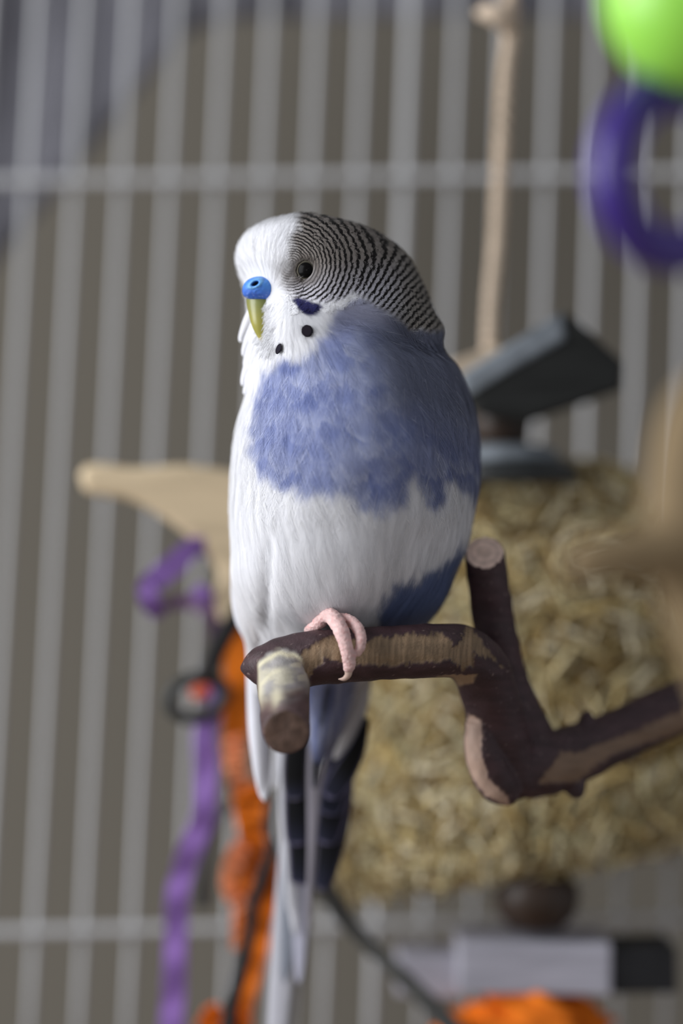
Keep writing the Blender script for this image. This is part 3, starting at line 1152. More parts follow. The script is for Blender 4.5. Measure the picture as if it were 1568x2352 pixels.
# cere: two soft lobes with a nostril
loc_c, nor_c = surf_hit(598, 668)
V, F = ball((0, 0, 0), 1.0, Vector((0, 0, 1)), 64, 48)
cv = np.array([tuple(v) for v in V])
loc_c = P(599, 667, loc_c.y - 0.0006)
rx, rz, ry = pw(43, loc_c.y), pw(28, loc_c.y), 0.0042
len2 = np.linalg.norm(cv[:, :2], axis=1) + 1e-9
sup = (np.abs(cv[:, 0] / len2) ** 2.25 + np.abs(cv[:, 1] / len2) ** 2.25) ** (-1 / 2.25)
sup = np.where(len2 < 1e-3, 1.0, sup)
cv = cv * np.stack([sup, sup, np.ones(len(sup))], 1)
pts = np.stack([cv[:, 0] * rx, cv[:, 2] * ry * -1, cv[:, 1] * rz], 1)
# flatter bottom edge, drooping right shoulder
u, v = cv[:, 0], cv[:, 1]
pts[:, 2] += rz * (0.16 * (1 - u ** 2) - 0.10 * u - 0.12 * smooth(0.2, 1.0, -v))
pts[:, 2] = np.where(v < -0.55, pts[:, 2] * 0.9, pts[:, 2])
pts[:, 0] += rx * 0.06 * v
wpt = pts + np.array(tuple(loc_c)) + np.array([0, 0.0005, 0])
pxx, pyy = to_px(wpt)
frontc = wpt[:, 1] < loc_c.y + 0.0004
rot = math.radians(-28)
dx, dy = pxx - 586, pyy - 651
un, vn = dx * math.cos(rot) + dy * math.sin(rot), -dx * math.sin(rot) + dy * math.cos(rot)
rn = np.hypot(un / 10.5, vn / 5.2)
hole = smooth(1.0, 0.5, rn) * frontc
rimn = np.exp(-((rn - 1.55) / 0.5) ** 2) * frontc
wpt[:, 1] += 0.0016 * hole - 0.0003 * rimn
wpt[:, 1] += 0.0002 * (vnoise(pxx / 5, pyy / 5, 21) - 0.5)
cme = pyd('cere', wpt, F)
cb = lin((78, 140, 220)) * np.ones((len(wpt), 1))
dk = smooth(652, 680, pyy + 0.15 * (600 - pxx))[:, None] * 0.7
cb = cb * (1 - dk) + lin((60, 92, 190)) * dk
mot = np.clip((vnoise(pxx / 6, pyy / 6, 8) - 0.55) * 2.2, 0, 1)[:, None] * 0.5
cb = cb * (1 - mot) + lin((52, 78, 178)) * mot
wf = np.clip((vnoise(pxx / 3, pyy / 3, 18) - 0.72) * 4, 0, 1)[:, None] * smooth(668, 684, pyy)[:, None] * 0.7
cb = cb * (1 - wf) + lin((190, 205, 235)) * wf
rm = np.clip(rimn, 0, 1)[:, None] * 0.6
cb = cb * (1 - rm) + lin((130, 190, 225)) * rm
hl = hole[:, None]
cb = cb * (1 - hl) + lin((22, 34, 58)) * hl
set_attr(cme, 'col', cb)
link('cere', cme, attr_mat('cere_skin', 0.5, 0.35, bump=0.15, bump_scale=3000, sss=0.15), bird)

# beak: hooked upper mandible
hb = loc_c.y * 1000 + 1.2
ctrl = [(604, 676, hb + 2.0, 34), (601, 694, hb + 0.6, 35), (600, 720, hb - 0.4, 29), (601, 745, hb - 0.9, 23), (605, 768, hb - 0.9, 15.5), (611, 786, hb - 0.7, 8.5), (617, 800, hb - 0.4, 1.6)]
sp_ = spline(ctrl, 44)
V, F = sweep([P(a[0], a[1], a[2] / 1000) for a in sp_], [pw(a[3], 0) * 0.95 for a in sp_], 28, ry=[pw(a[3], 0) for a in sp_])
bme = pyd('beak', V, F)
co_b, _ = mesh_co(bme)
bx, by = to_px(co_b)
c1, c2, c3 = lin((124, 128, 72)), lin((158, 152, 74)), lin((216, 192, 132))
w1 = smooth(690, 750, by + (bx - 600) * -0.4)[:, None]
w2 = smooth(765, 800, by)[:, None]
bc = (c1 * (1 - w1) + c2 * w1) * (1 - w2) + c3 * w2
bc = bc * (0.9 + 0.2 * vnoise(bx / 4, by / 30, 3))[:, None]
set_attr(bme, 'col', bc)
link('beak', bme, attr_mat('beak_horn', 0.3, 0.5, sss=0.1), bird)

# throat spots and violet cheek feathers: small single feathers on top of the white ones
def small_feather(name, px, py, half_l, half_w, ang_, colr_, rise, rim=None):
    l_, n_ = surf_hit(px, py)
    n_ = (n_ * 0.5 + (CAMV - l_).normalized() * 0.5).normalized()
    u = Vector((math.cos(ang_), 0, -math.sin(ang_)))
    u = (u - n_ * u.dot(n_)).normalized()
    w = n_.cross(u)
    V, F, cc_ = [l_ + n_ * (rise + 0.0002)], [], [colr_]
    m = 30
    for r in (0.6, 1.0):
        for k in range(m):
            a = 2 * math.pi * k / m
            q = r * (1 + (0.03 * math.sin(k * 2.9) + 0.02 * math.sin(k * 7.7) if r == 1.0 else 0))
            V.append(l_ + u * (half_l * 1e-4 * q * math.cos(a)) + w * (half_w * 1e-4 * q * math.sin(a)) + n_ * (rise + 0.0002 * (1 - r * r)))
            cc_.append(colr_ if (r < 1 or rim is None) else rim)
    for k in range(m):
        F.append((0, 1 + k, 1 + (k + 1) % m))
        F.append((1 + k, 1 + m + k, 1 + m + (k + 1) % m, 1 + (k + 1) % m))
    me_ = pyd(name, V, F)
    set_attr(me_, 'col', np.array(cc_)); set_attr(me_, 'barring', np.zeros(len(V))); set_attr(me_, 'phase', np.zeros(len(V)))
    set_attr(me_, 'lie', np.repeat([tuple(n_)], len(V), 0))
    o_ = link(name, me_, M_FEATHER, bird)
    sm_ = o_.modifiers.new('thick', 'SOLIDIFY'); sm_.thickness = 0.0001; sm_.offset = -1
    return o_


small_feather('throat_spot', 706, 761, 13.5, 12.5, 1.3, lin((30, 22, 34)), 0.0008)
small_feather('throat_spot', 643, 801, 12.5, 6.5, 2.05, lin((30, 22, 40)), 0.0008)

# ------------------------------------------------------------------ foot
PERCH_Y = -18.0


def toe_bulge(nr, amp, sq=0.5):
    def f(u, a):
        return amp * (math.sin(u * nr * 2 * math.pi) * 0.5 + 0.5 * math.sin(u * nr * 4.3 + 1.3 * math.sin(a * 2)))
    return f


toes = [
    px_tube([(735, 1426, -15, 15), (757, 1414, -20, 18), (776, 1434, -25.5, 19), (788, 1462, -27.4, 17.5), (797, 1496, -27.8, 15.5), (802, 1522, -27.2, 15.5), (799, 1540, -26.4, 12)], 40, 18, bulge=toe_bulge(7, 0.035)),
    px_tube([(770, 1420, -18, 13), (800, 1424, -22, 14), (822, 1444, -25.6, 14), (829, 1468, -27, 13), (826, 1490, -27, 11.5), (817, 1503, -26.6, 9)], 34, 16, bulge=toe_bulge(8, 0.035)),
    px_tube([(762, 1408, -14, 14), (744, 1420, -17, 17), (724, 1438, -17, 14), (708, 1448, -14, 12)], 24, 16, bulge=toe_bulge(4, 0.06)),
]
V, F = join(toes)
fme = fused('foot', V, F, 0.00022, 2)
cf, nf = mesh_co(fme)
fx, fy = to_px(cf)
cf = cf + nf * ((vnoise(fx / 5, fy / 4, 31) - 0.5) * 0.00014 + (vnoise(fx / 2.2, fy / 2.2, 32) - 0.5) * 0.0001)[:, None]
set_co(fme, cf)
pk = lin((216, 182, 178)) * (0.86 + 0.28 * vnoise(fx / 9, fy / 5, 33))[:, None]
rd = (np.clip(vnoise(fx / 6, fy / 6, 35) - 0.6, 0, 1) * 1.2)[:, None]
pk = pk * (1 - rd) + lin((206, 140, 136)) * rd
set_attr(fme, 'col', pk)
M_FOOT = attr_mat('foot_skin', 0.55, 0.35, bump=0.35, bump_scale=2600, sss=0.2)
foot = link('foot', fme, M_FOOT, bird)
M_CLAW = pmat('horn_claw', (206, 178, 164), 0.35, 0.1, 400, spec=0.5)
for ctrl in ([(800, 1536, -26.6, 10), (799, 1550, -26.4, 8), (790, 1559, -25.9, 5.5), (777, 1560, -25.2, 1.2)],
             [(820, 1498, -26.8, 7), (815, 1506, -26.4, 5), (808, 1508, -25.6, 1.2)]):
    V, F = px_tube(ctrl, 16, 12)
    c = link('claw', pyd('claw', V, F), M_CLAW, foot)
    c.matrix_parent_inverse = Matrix.Identity(4)

# ------------------------------------------------------------------ branch
parts = [
    # main length under the foot, running from the pointed end to the elbow
    px_tube([(550, 1536, -15, 5), (566, 1534, -15.5, 24), (590, 1531, -16, 44), (640, 1527, -17, 62), (720, 1512, -18, 63), (800, 1506, -18, 63), (900, 1499, -17.5, 62), (1000, 1494, -15, 62), (1062, 1500, -11, 64),
             (1105, 1540, -5, 66), (1128, 1610, 0, 66), (1150, 1690, 4, 66), (1180, 1770, 8, 60), (1210, 1800, 10, 48)], 90, 30),
    # upright stub with the pale cut
    px_tube([(1112, 1268, 2, 46), (1124, 1360, 5, 48), (1142, 1480, 8, 50), (1168, 1590, 10, 54), (1205, 1680, 12, 62), (1230, 1745, 12, 62)], 50, 28, end_n0=(-0.12, -0.72, 0.68)),
    # arm to the right
    px_tube([(1150, 1740, 8, 70), (1215, 1752, 12, 82), (1290, 1742, 16, 72), (1400, 1698, 22, 62), (1500, 1650, 27, 60), (1620, 1600, 33, 60), (1760, 1545, 40, 60)], 60, 28),
    # knot stumps
    px_tube([(1345, 1690, 19, 34), (1348, 1650, 18, 20), (1349, 1634, 17.5, 8)], 10, 14),
    px_tube([(1310, 1770, 16, 36), (1322, 1810, 14, 26), (1330, 1832, 13, 12)], 10, 14),
    # trimmed side branch below the elbow
    px_tube([(1100, 1655, -1, 34), (1110, 1730, 0, 44), (1140, 1795, 3, 48), (1175, 1822, 6, 34)], 24, 20),
    # thick stub pointing at the lens
    px_tube([(645, 1528, -17, 60), (650, 1568, -24, 61), (654, 1622, -32, 58), (657, 1668, -39, 56.5), (658, 1682, -42, 55)], 36, 30, end_n1=(0.02, -0.96, -0.26)),
]
V, F = join(parts)
pme = fused('branch_perch', V, F, 0.00045, 3)
cp, npn = mesh_co(pme)
bxp, byp = to_px(cp)
facing = -npn[:, 1]
xl_s = 592 + 10 * smooth(1520, 1490, byp) + (byp - 1560) * 0.02
xr_s = 694 + 20 * smooth(1500, 1590, byp)
stub = smooth(1484, 1498, byp - (bxp - 648) ** 2 * 0.010 + 6 * (vnoise(bxp / 9, byp / 9, 57) - 0.5)) * smooth(-4, 6, bxp - xl_s) * smooth(-4, 6, xr_s - bxp)
stub = stub * (facing > -0.2) * smooth(-0.0185, -0.0205, cp[:, 1])
ragged = 12 * (vnoise(bxp / 5, byp / 9, 41) - 0.5) + 8 * (vnoise(bxp / 14, byp / 14, 42) - 0.5)
TAN = [(684, 1510), (715, 1482), (742, 1464), (771, 1458), (839, 1474), (880, 1464), (916, 1461), (980, 1455), (1013, 1453), (1040, 1482), (1060, 1470), (1074, 1430), (1108, 1474), (1155, 1535), (1130, 1512),
       (1092, 1500), (1084, 1530), (1062, 1538), (1037, 1516), (960, 1524), (887, 1531), (819, 1526), (771, 1518), (742, 1514), (713, 1556), (696, 1545)]
TAN2 = [(1000, 1553), (1095, 1550), (1084, 1570), (1040, 1578)]
CUT = [(1076, 1640), (1102, 1654), (1106, 1740), (1122, 1790), (1162, 1826), (1168, 1856), (1112, 1826), (1070, 1768), (1045, 1690)]
TAN3 = [(1238, 1800), (1288, 1726), (1326, 1730), (1450, 1682), (1568, 1630), (1780, 1540), (1780, 1590), (1568, 1680), (1398, 1738), (1320, 1798)]


def pm(poly, soft=3.0, rag=1.0):
    return smooth(soft, -soft, poly_sd(bxp, byp, poly) + ragged * rag) * smooth(0.0, 0.25, facing)


bark = lin((61, 44, 47)) * (0.75 + 0.5 * vnoise(bxp / 30, byp / 8, 43))[:, None]
red = (vnoise(bxp / 60, byp / 40, 44)[:, None] - 0.3) * 0.5
bark = np.clip(bark * (1 + np.array([0.25, -0.05, 0.0]) * red), 0, 1)
speck = (np.clip(vnoise(bxp / 3.0, byp / 3.0, 45) - 0.90, 0, 1) * 6)[:, None]
bark = bark * (1 - speck) + lin((150, 130, 126)) * speck
groove = np.clip(np.abs(vnoise(bxp / 4.0 + byp / 60, byp / 200, 46) - 0.5) * 3.0, 0, 1)
wood = lin((136, 113, 88)) * (0.62 + 0.45 * groove)[:, None] * (0.85 + 0.3 * vnoise(bxp / 30, byp / 14, 47))[:, None]
t1m = pm(TAN)
t2m = pm(TAN2, 3, 0.3)
t3m = pm(TAN3, 6, 0.6)
ctm = pm(CUT, 4, 0.5)
t1m = t1m * (1 - stub)
c = bark
c = c * (1 - t1m[:, None]) + wood * t1m[:, None]
c = c * (1 - t2m[:, None]) + lin((150, 124, 98)) * t2m[:, None]
wood3 = lin((120, 98, 80)) * (0.85 + 0.3 * vnoise(bxp / 40, byp / 10, 48))[:, None]
c = c * (1 - t3m[:, None]) + wood3 * t3m[:, None]
c = c * (1 - ctm[:, None]) + (lin((176, 149, 133)) * (0.85 + 0.3 * vnoise(bxp / 12, byp / 20, 49))[:, None]) * ctm[:, None]
# pale sawn top of the upright stub
rt = np.hypot((bxp - 1112) / 46, (byp - 1268) / 37)
sawn = ((npn @ np.array([-0.12, -0.72, 0.68])) > 0.9) * (byp < 1316) * (bxp > 1050) * (bxp < 1180)
ringc = lin((240, 210, 194)) * (0.86 + 0.10 * np.sin(rt * 16) + 0.25 * (vnoise(bxp / 8, byp / 8, 50) - 0.5))[:, None]
core_ = np.exp(-(rt / 0.3) ** 2)[:, None] * 0.35
ringc = ringc * (1 - core_) + lin((150, 126, 108)) * core_
c = np.where(sawn[:, None], ringc, c)
# chewed front stub: grey and cream over bark, brown sawn end
cn = vnoise(bxp / 34, byp / 16 + bxp / 90, 51)
cream = smooth(0.48, 0.66, cn + 0.3 * (vnoise(bxp / 10, byp / 8, 52) - 0.5))
bow = byp - 0.0095 * (bxp - 650) ** 2
arc = np.exp(-((bow - 1497 - 6 * vnoise(bxp / 20, 0 * bxp, 58)) / 7) ** 2)
arc2 = np.exp(-((bow - 1536 - 12 * vnoise(bxp / 24, 0 * bxp, 59)) / 11) ** 2) * smooth(700, 620, bxp + 40 * (cn - 0.5))
side = smooth(616, 596, bxp - (byp - 1600) * 0.12) * 0.8 + smooth(692, 708, bxp) * 0.6
cr = np.clip(np.maximum(cream * 0.5, np.maximum(arc * 0.9, np.maximum(arc2 * 0.8, side))), 0, 1) * smooth(1625, 1560, byp + (bxp - 640) * 0.5)
sm_ = np.exp(-((bxp - 636) / 16) ** 2 - ((byp - 1600) / 26) ** 2) * 0.7
cr = np.maximum(cr, sm_ * smooth(0.3, 0.6, cn + 0.2))
fade = smooth(1555, 1625, byp + (bxp - 650) * 0.35 + 40 * (cn - 0.5))
sc = lin((150, 146, 144)) * (1 - fade[:, None]) + lin((86, 66, 66)) * fade[:, None]
sc = sc * (0.7 + 0.6 * vnoise(bxp / 16, byp / 10, 53))[:, None]
sc = sc * (1 - cr[:, None]) + lin((214, 206, 176)) * cr[:, None]
c = c * (1 - stub[:, None]) + sc * stub[:, None]
endf = ((npn @ np.array([0.02, -0.96, -0.26])) > 0.93) * (cp[:, 1] < -0.030)
ec = lin((96, 76, 66)) * (0.65 + 0.6 * vnoise(bxp / 14, byp / 14, 54))[:, None]
ef = smooth(0.90, 0.97, npn @ np.array([0.02, -0.96, -0.26])) * (cp[:, 1] < -0.0335)
c = c * (1 - ef[:, None]) + ec * ef[:, None]
set_attr(pme, 'col', np.clip(c, 0, 1))
cp = cp - npn * (0.00028 * np.clip(t1m + t2m + t3m + ctm, 0, 1))[:, None]
cp = cp + npn * (0.00035 * (vnoise(bxp / 25, byp / 25, 55) - 0.5))[:, None]
cp = cp - npn * (0.00012 * t1m * (1 - groove))[:, None]
set_co(pme, cp)
branch = link('branch_perch', pme, attr_mat('bark_and_bare_wood', 0.55, 0.35, bump=0.35, bump_scale=1500))
tag(branch, 'dark red-brown forked branch with patches of bare gnawed wood carrying the budgerigar', 'perch')


# ------------------------------------------------------------------ hanging hay toy behind the bird
def lathe(prof, axis_px, nseg=32, wob=0.0):
    """prof rows: py, radius px, at depth Y (mm) round a vertical axis"""
    ax, Y = axis_px
    V, F = [], []
    for i, (py, r) in enumerate(prof):
        c = P(ax, py, Y / 1000)
        for k in range(nseg):
            a = 2 * math.pi * k / nseg
            rr = pw(r, Y / 1000) * (1 + wob * math.sin(3 * a + i) + wob * 0.7 * math.sin(7 * a + 2 * i))
            V.append(c + Vector((rr * math.cos(a), rr * math.sin(a), 0)))
    n = len(prof)
    for i in range(n - 1):
        for k in range(nseg):
            F.append((i * nseg + k, (i + 1) * nseg + k, (i + 1) * nseg + (k + 1) % nseg, i * nseg + (k + 1) % nseg))
    F.append(tuple(range(nseg)))
    F.append(tuple(reversed([(n - 1) * nseg + k for k in range(nseg)])))
    return V, F


def prism(outline, Y, dep, bev):
    """rounded prism: photo outline at the front face, dep mm deep"""
    cu_ = bpy.data.curves.new('prism', 'CURVE')
    cu_.dimensions = '2D'
    cu_.fill_mode = 'BOTH'
    cu_.extrude = dep / 2000 - bev
    cu_.bevel_depth = bev
    cu_.bevel_resolution = 3
    cu_.offset = -bev
    sp = cu_.splines.new('POLY')
    sp.points.add(len(outline) - 1)
    for pt_, (x_, y_) in zip(sp.points, outline):
        q_ = P(x_, y_, Y / 1000)
        pt_.co = (q_.x, q_.z, 0, 1)
    sp.use_cyclic_u = True
    t_ = bpy.data.objects.new('tmp', cu_)
    COL.objects.link(t_)
    m_ = bpy.data.meshes.new_from_object(t_.evaluated_get(bpy.context.evaluated_depsgraph_get()))
    bpy.data.objects.remove(t_)
    m_.transform(Matrix(((1, 0, 0, 0), (0, 0, -1, Y / 1000 + dep / 2000), (0, 1, 0, 0), (0, 0, 0, 1))))
    return m_


def box(px, py, Y, w, h, dep, rz=0.0, ry=0.0, rx=0.0, bev=0.0012):
    """bevelled box: w, h px, dep mm"""
    bm = bmesh.new()
    bmesh.ops.create_cube(bm, size=1.0)
    bmesh.ops.scale(bm, vec=(pw(w, Y / 1000), dep / 1000, pw(h, Y / 1000)), verts=bm.verts)
    bmesh.ops.bevel(bm, geom=list(bm.edges), offset=bev, segments=3, affect='EDGES', profile=0.6)
    M = Matrix.Translation(P(px, py, Y / 1000)) @ Matrix.Rotation(rz, 4, 'Z') @ Matrix.Rotation(ry, 4, 'Y') @ Matrix.Rotation(rx, 4, 'X')
    bm.transform(M)
    me = bpy.data.meshes.new('box')
    bm.to_mesh(me); bm.free()
    return me


HY = 92
toy = empty('hay_toy', P(1200, 2040, HY / 1000), 'big straw bell strung on twine with charcoal blocks and brown beads behind the branch', 'bird toy')
# twine: two twisted strands
tc_ = spline([(1172, -420, HY, 1), (1168, -150, HY, 1), (1172, 60, HY, 1), (1160, 180, HY, 1), (1148, 400, HY, 1), (1140, 560, HY, 1), (1128, 700, HY, 1), (1122, 860, HY, 1)], 220)
parts = []
for ph in (0, 2.1, 4.2):
    path = []
    for i, a in enumerate(tc_):
        tw = ph + i * 0.42
        path.append(P(a[0] + 9 * math.cos(tw), a[1], (HY + 1.1 * math.sin(tw)) / 1000))
    parts.append(sweep(path, [0.00115] * len(path), 8))
V, F = join(parts)
link('twine', pyd('twine', V, F), M_TWINE, toy, sm=True)
V, F = px_tube([(1172, 76, HY, 14), (1160, 48, HY - 3, 24), (1132, 30, HY - 4, 26), (1106, 30, HY - 2, 15), (1098, 22, HY, 6)], 24, 14, bulge=toe_bulge(5, 0.1))
link('twine_knot', pyd('twine_knot', V, F), M_TWINE, toy)
link('wooden_tab', box(1094, 846, HY - 2, 130, 64, 18, ry=-0.35), pmat('weathered_pale_wood', (178, 160, 138), 0.8, 0.08, 90), toy, sm=False)
# charcoal block: long body tipped up to the right, squared end with a raised lip
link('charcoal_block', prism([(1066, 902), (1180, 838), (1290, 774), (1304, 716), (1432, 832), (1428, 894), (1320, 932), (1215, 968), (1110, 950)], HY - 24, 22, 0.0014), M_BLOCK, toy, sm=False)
link('block_lit_top', prism([(1060, 858), (1170, 790), (1290, 716), (1300, 780), (1180, 848), (1066, 914)], HY - 25, 24, 0.0014), M_SLATE, toy, sm=False)  # lit top face of the block, its light put into a paler grey
V, F = lathe([(915, 30), (918, 54), (935, 66), (970, 70), (1005, 64), (1024, 50), (1028, 28)], (1150, HY))
link('wooden_bead', pyd('wooden_bead', V, F), M_BEAD, toy)
V, F = lathe([(1018, 20), (1022, 90), (1032, 124), (1062, 142), (1072, 60)], (1150, HY))
link('slate_cap', pyd('slate_cap', V, F), M_SLATE, toy)
V, F = lathe([(1056, 60), (1058, 140), (1072, 162), (1092, 174), (1108, 168), (1112, 60)], (1160, HY))
link('dark_rim', pyd('dark_rim', V, F), M_CLASP, toy)
# straw bell
hp = [(1080, 60), (1088, 170), (1110, 222), (1160, 262), (1240, 300), (1340, 330), (1460, 360), (1590, 388), (1740, 414), (1870, 436), (1955, 446), (2000, 438), (2020, 390), (2022, 200), (2020, 60)]
hps = spline(hp, 60)
HAYX = 1226


def hay_shear(v):
    return v


V, F = lathe([tuple(r) for r in hps], (HAYX, HY + 14), 64, 0.012)
HYC = (HY + 14) / 1000
V = [Vector((v.x, HYC + (v.y - HYC) * 0.52, v.z)) for v in V]
# the bell hangs a little askew: its bottom rim rises to the right
Vs = []
for v in V:
    k = smooth(1700, 2050, to_px(np.array(tuple(v)))[1])
    Vs.append(v + Vector((0, 0, 0.16 * (v.x - pw(80, 0.1)) * float(k))))
hay_me = pyd('hay_core', Vs, F)
core = link('hay_core', hay_me, M_HAYCORE, toy)
hco, hno = mesh_co(hay_me)
hb_ = BVHTree.FromPolygons([tuple(v) for v in hco], [tuple(p.vertices) for p in hay_me.polygons])
NSTR = 7000
V, F, colr = [], [], []
pal_ = [lin(c) for c in ((198, 174, 118), (170, 147, 97), (214, 198, 154), (136, 113, 72), (188, 177, 138), (112, 92, 58), (226, 215, 184))]
for i in range(NSTR):
    a = random.uniform(math.pi * 0.85, math.pi * 2.15) if random.random() < 0.9 else random.uniform(0, 2 * math.pi)
    row = hps[int(min(len(hps) - 1, len(hps) * random.random() ** 0.85))]
    ctr = P(HAYX, row[0], HYC)
    r = pw(row[1], HYC)
    p = ctr + Vector((r * math.cos(a), 0.52 * r * math.sin(a), 0))
    k = float(smooth(1700, 2050, to_px(np.array(tuple(p)))[1]))
    p = p + Vector((0, 0, 0.16 * (p.x - pw(80, 0.1)) * k))
    l, n, _, _ = hb_.find_nearest(p)
    if n.dot(l - Vector((ctr.x, ctr.y, l.z))) < 0: n = -n
    t = Vector((random.gauss(0, 1), random.gauss(0, 1), random.gauss(0, 0.9)))
    t = (t - n * t.dot(n)).normalized()
    ln = random.uniform(0.006, 0.017)
    w = random.uniform(0.0003, 0.0007)
    sdv = n.cross(t)
    b = l + n * random.uniform(0.0, 0.0022)
    tilt = random.gauss(0, 0.12)
    o = len(V)
    for u, hh in ((-0.5, 0.0), (0.0, 0.0010), (0.5, 0.0)):
        cpt = b + t * (ln * u) + n * (hh - 0.002 * u * u * 2 + tilt * ln * u)
        V += [cpt - sdv * w, cpt + n * w * 0.8, cpt + sdv * w]
    F += [(o, o + 1, o + 4, o + 3), (o + 1, o + 2, o + 5, o + 4), (o + 3, o + 4, o + 7, o + 6), (o + 4, o + 5, o + 8, o + 7)]
    cl = random.choice(pal_) * random.uniform(0.7, 1.1)
    colr += [cl] * 9
sme = pyd('straw', V, F)
set_attr(sme, 'col', np.clip(np.array(colr), 0, 1))
so = link('straw', sme, attr_mat('dry_straw', 0.7, 0.2), toy, sm=False)
so['kind'] = 'stuff'
V, F = lathe([(1996, 30), (2000, 70), (2022, 92), (2058, 100), (2098, 90), (2128, 64), (2136, 28)], (1232, HY - 4))
link('wooden_bead', pyd('wooden_bead', V, F), M_BEAD, toy)
link('lavender_block', box(1220, 2206, HY, 345, 118, 26, ry=0.01), M_LAV, toy, sm=False)
link('black_block', box(1466, 2212, HY, 152, 104, 24, ry=-0.02), M_BLACK, toy, sm=False)
link('grey_block', box(985, 2228, HY + 10, 150, 96, 22, ry=0.05), M_LAV, toy, sm=False)
# crumpled orange paper bunch below
pb = bmesh.new()
bmesh.ops.create_icosphere(pb, subdivisions=5, radius=1.0)
for v in pb.verts:
    n = Vector(v.co)
    q = 1 + 0.16 * math.sin(5 * n.x + 3 * n.z) + 0.12 * math.sin(9 * n.y + 7 * n.x) + 0.08 * math.sin(17 * n.z + 11 * n.x)
    v.co = Vector((n.x * pw(182, 0.09), n.y * 0.018, n.z * pw(110, 0.09))) * q
bmesh.ops.translate(pb, verts=pb.verts, vec=P(1228, 2372, HY / 1000))
me = bpy.data.meshes.new('orange_paper')
pb.to_mesh(me); pb.free()
link('orange_paper', me, M_ORANGE, toy)


# ------------------------------------------------------------------ ribbon toy on the left
def ribbon(ctrl, n=60, thick=0.0006, wav=0.0, tw=0.0):
    """ctrl rows: px, py, Y mm, half width px. A band with thickness, seen broadside, optional crinkle and twist."""
    s = spline(ctrl, n)
    V, F = [], []
    for i in range(n):
        a, b = s[max(i - 1, 0)], s[min(i + 1, n - 1)]
        tg = (P(b[0], b[1], b[2] / 1000) - P(a[0], a[1], a[2] / 1000)).normalized()
        lat = Vector((tg.z, 0, -tg.x))
        if lat.length < 1e-6: lat = Vector((1, 0, 0))
        lat.normalize()
        nn = tg.cross(lat).normalized()
        an = tw * math.sin(i * 0.5)
        lat2 = lat * math.cos(an) + nn * math.sin(an)
        n2 = nn * math.cos(an) - lat * math.sin(an)
        w = pw(s[i][3], s[i][2] / 1000)
        c = P(s[i][0], s[i][1], s[i][2] / 1000) + nn * (wav * math.sin(i * 1.3))
        V += [c - lat2 * w - n2 * thick, c + lat2 * w - n2 * thick, c + lat2 * w + n2 * thick, c - lat2 * w + n2 * thick]
    for i in range(n - 1):
        for k in range(4):
            F.append((i * 4 + k, i * 4 + (k + 1) % 4, (i + 1) * 4 + (k + 1) % 4, (i + 1) * 4 + k))
    F.append((3, 2, 1, 0)); F.append(tuple((n - 1) * 4 + k for k in range(4)))
    return V, F


RY = 84
rt_ = empty('ribbon_toy', P(500, 1450, RY / 1000), 'dangling bundle of purple ribbon, orange paper strips and black cords left of the bird', 'bird toy')


def rib(name, ctrl, mat, **kw):
    V, F = ribbon(ctrl, **kw)
    return link(name, pyd(name, V, F), mat, rt_, sm=False)


rib('purple_ribbon', [(520, 1290, RY, 12), (480, 1262, RY - 2, 20), (446, 1256, RY - 4, 22), (400, 1296, RY - 6, 27), (352, 1336, RY - 8, 26), (334, 1362, RY - 12, 20)], M_PURPLE)
rib('purple_ribbon', [(332, 1344, RY - 11, 17), (344, 1376, RY - 12, 24), (356, 1402, RY - 10, 18), (372, 1404, RY - 6, 12)], M_PURPLE)
rib('purple_ribbon', [(362, 1398, RY + 2, 10), (400, 1384, RY + 4, 16), (440, 1384, RY + 4, 17), (480, 1398, RY + 2, 22), (500, 1430, RY + 2, 24), (500, 1490, RY + 4, 22)], pmat('dark_plum_satin', (92, 66, 96), 0.7, 0.15, 160))
rib('purple_ribbon', [(448, 1352, RY - 4, 16), (466, 1366, RY - 5, 20), (484, 1382, RY - 4, 14)], M_PURPLE)
rib('purple_ribbon', [(505, 1560, RY, 20), (494, 1620, RY, 22), (470, 1680, RY, 26), (472, 1760, RY - 2, 27), (470, 1860, RY - 4, 26), (450, 1920, RY - 2, 28), (424, 1990, RY, 26), (408, 2060, RY, 27), (404, 2160, RY, 26),
                      (400, 2260, RY, 27), (394, 2360, RY, 28), (392, 2480, RY, 28)], M_PURPLE, tw=0.2, n=90)
# plastic clip
V, F = [], []
NQ = 48
cl_path = []
for i in range(NQ):
    a = 2 * math.pi * i / NQ
    cl_path.append((452 + 62 * math.cos(a) + 10 * math.sin(a), 1602 + 44 * math.sin(a) - 16 * math.cos(a)))
for i in range(NQ):
    c = P(cl_path[i][0], cl_path[i][1], (RY - 4) / 1000)
    nx = P(cl_path[(i + 1) % NQ][0], cl_path[(i + 1) % NQ][1], (RY - 4) / 1000)
    tg = (nx - c).normalized(); lat = Vector((tg.z, 0, -tg.x))
    for j in range(10):
        b = 2 * math.pi * j / 10
        V.append(c + lat * (pw(15, 0.08) * math.cos(b)) + Vector((0, pw(15, 0.08) * math.sin(b), 0)))
for i in range(NQ):
    for j in range(10):
        F.append((i * 10 + j, i * 10 + (j + 1) % 10, ((i + 1) % NQ) * 10 + (j + 1) % 10, ((i + 1) % NQ) * 10 + j))
link('plastic_clip', pyd('plastic_clip', V, F), M_CLASP, rt_)
rib('red_paper_strip', [(440, 1596, RY + 3, 12), (470, 1580, RY + 3, 18), (500, 1564, RY + 3, 18)], pmat('red_orange_paper', (224, 96, 60), 0.8, 0.2, 200))
rib('orange_paper_strip', [(546, 1400, RY + 4, 30), (546, 1480, RY + 4, 32), (545, 1560, RY + 4, 33), (544, 1640, RY + 4, 33), (540, 1710, RY + 4, 30)], M_ORANGE, thick=0.0009)
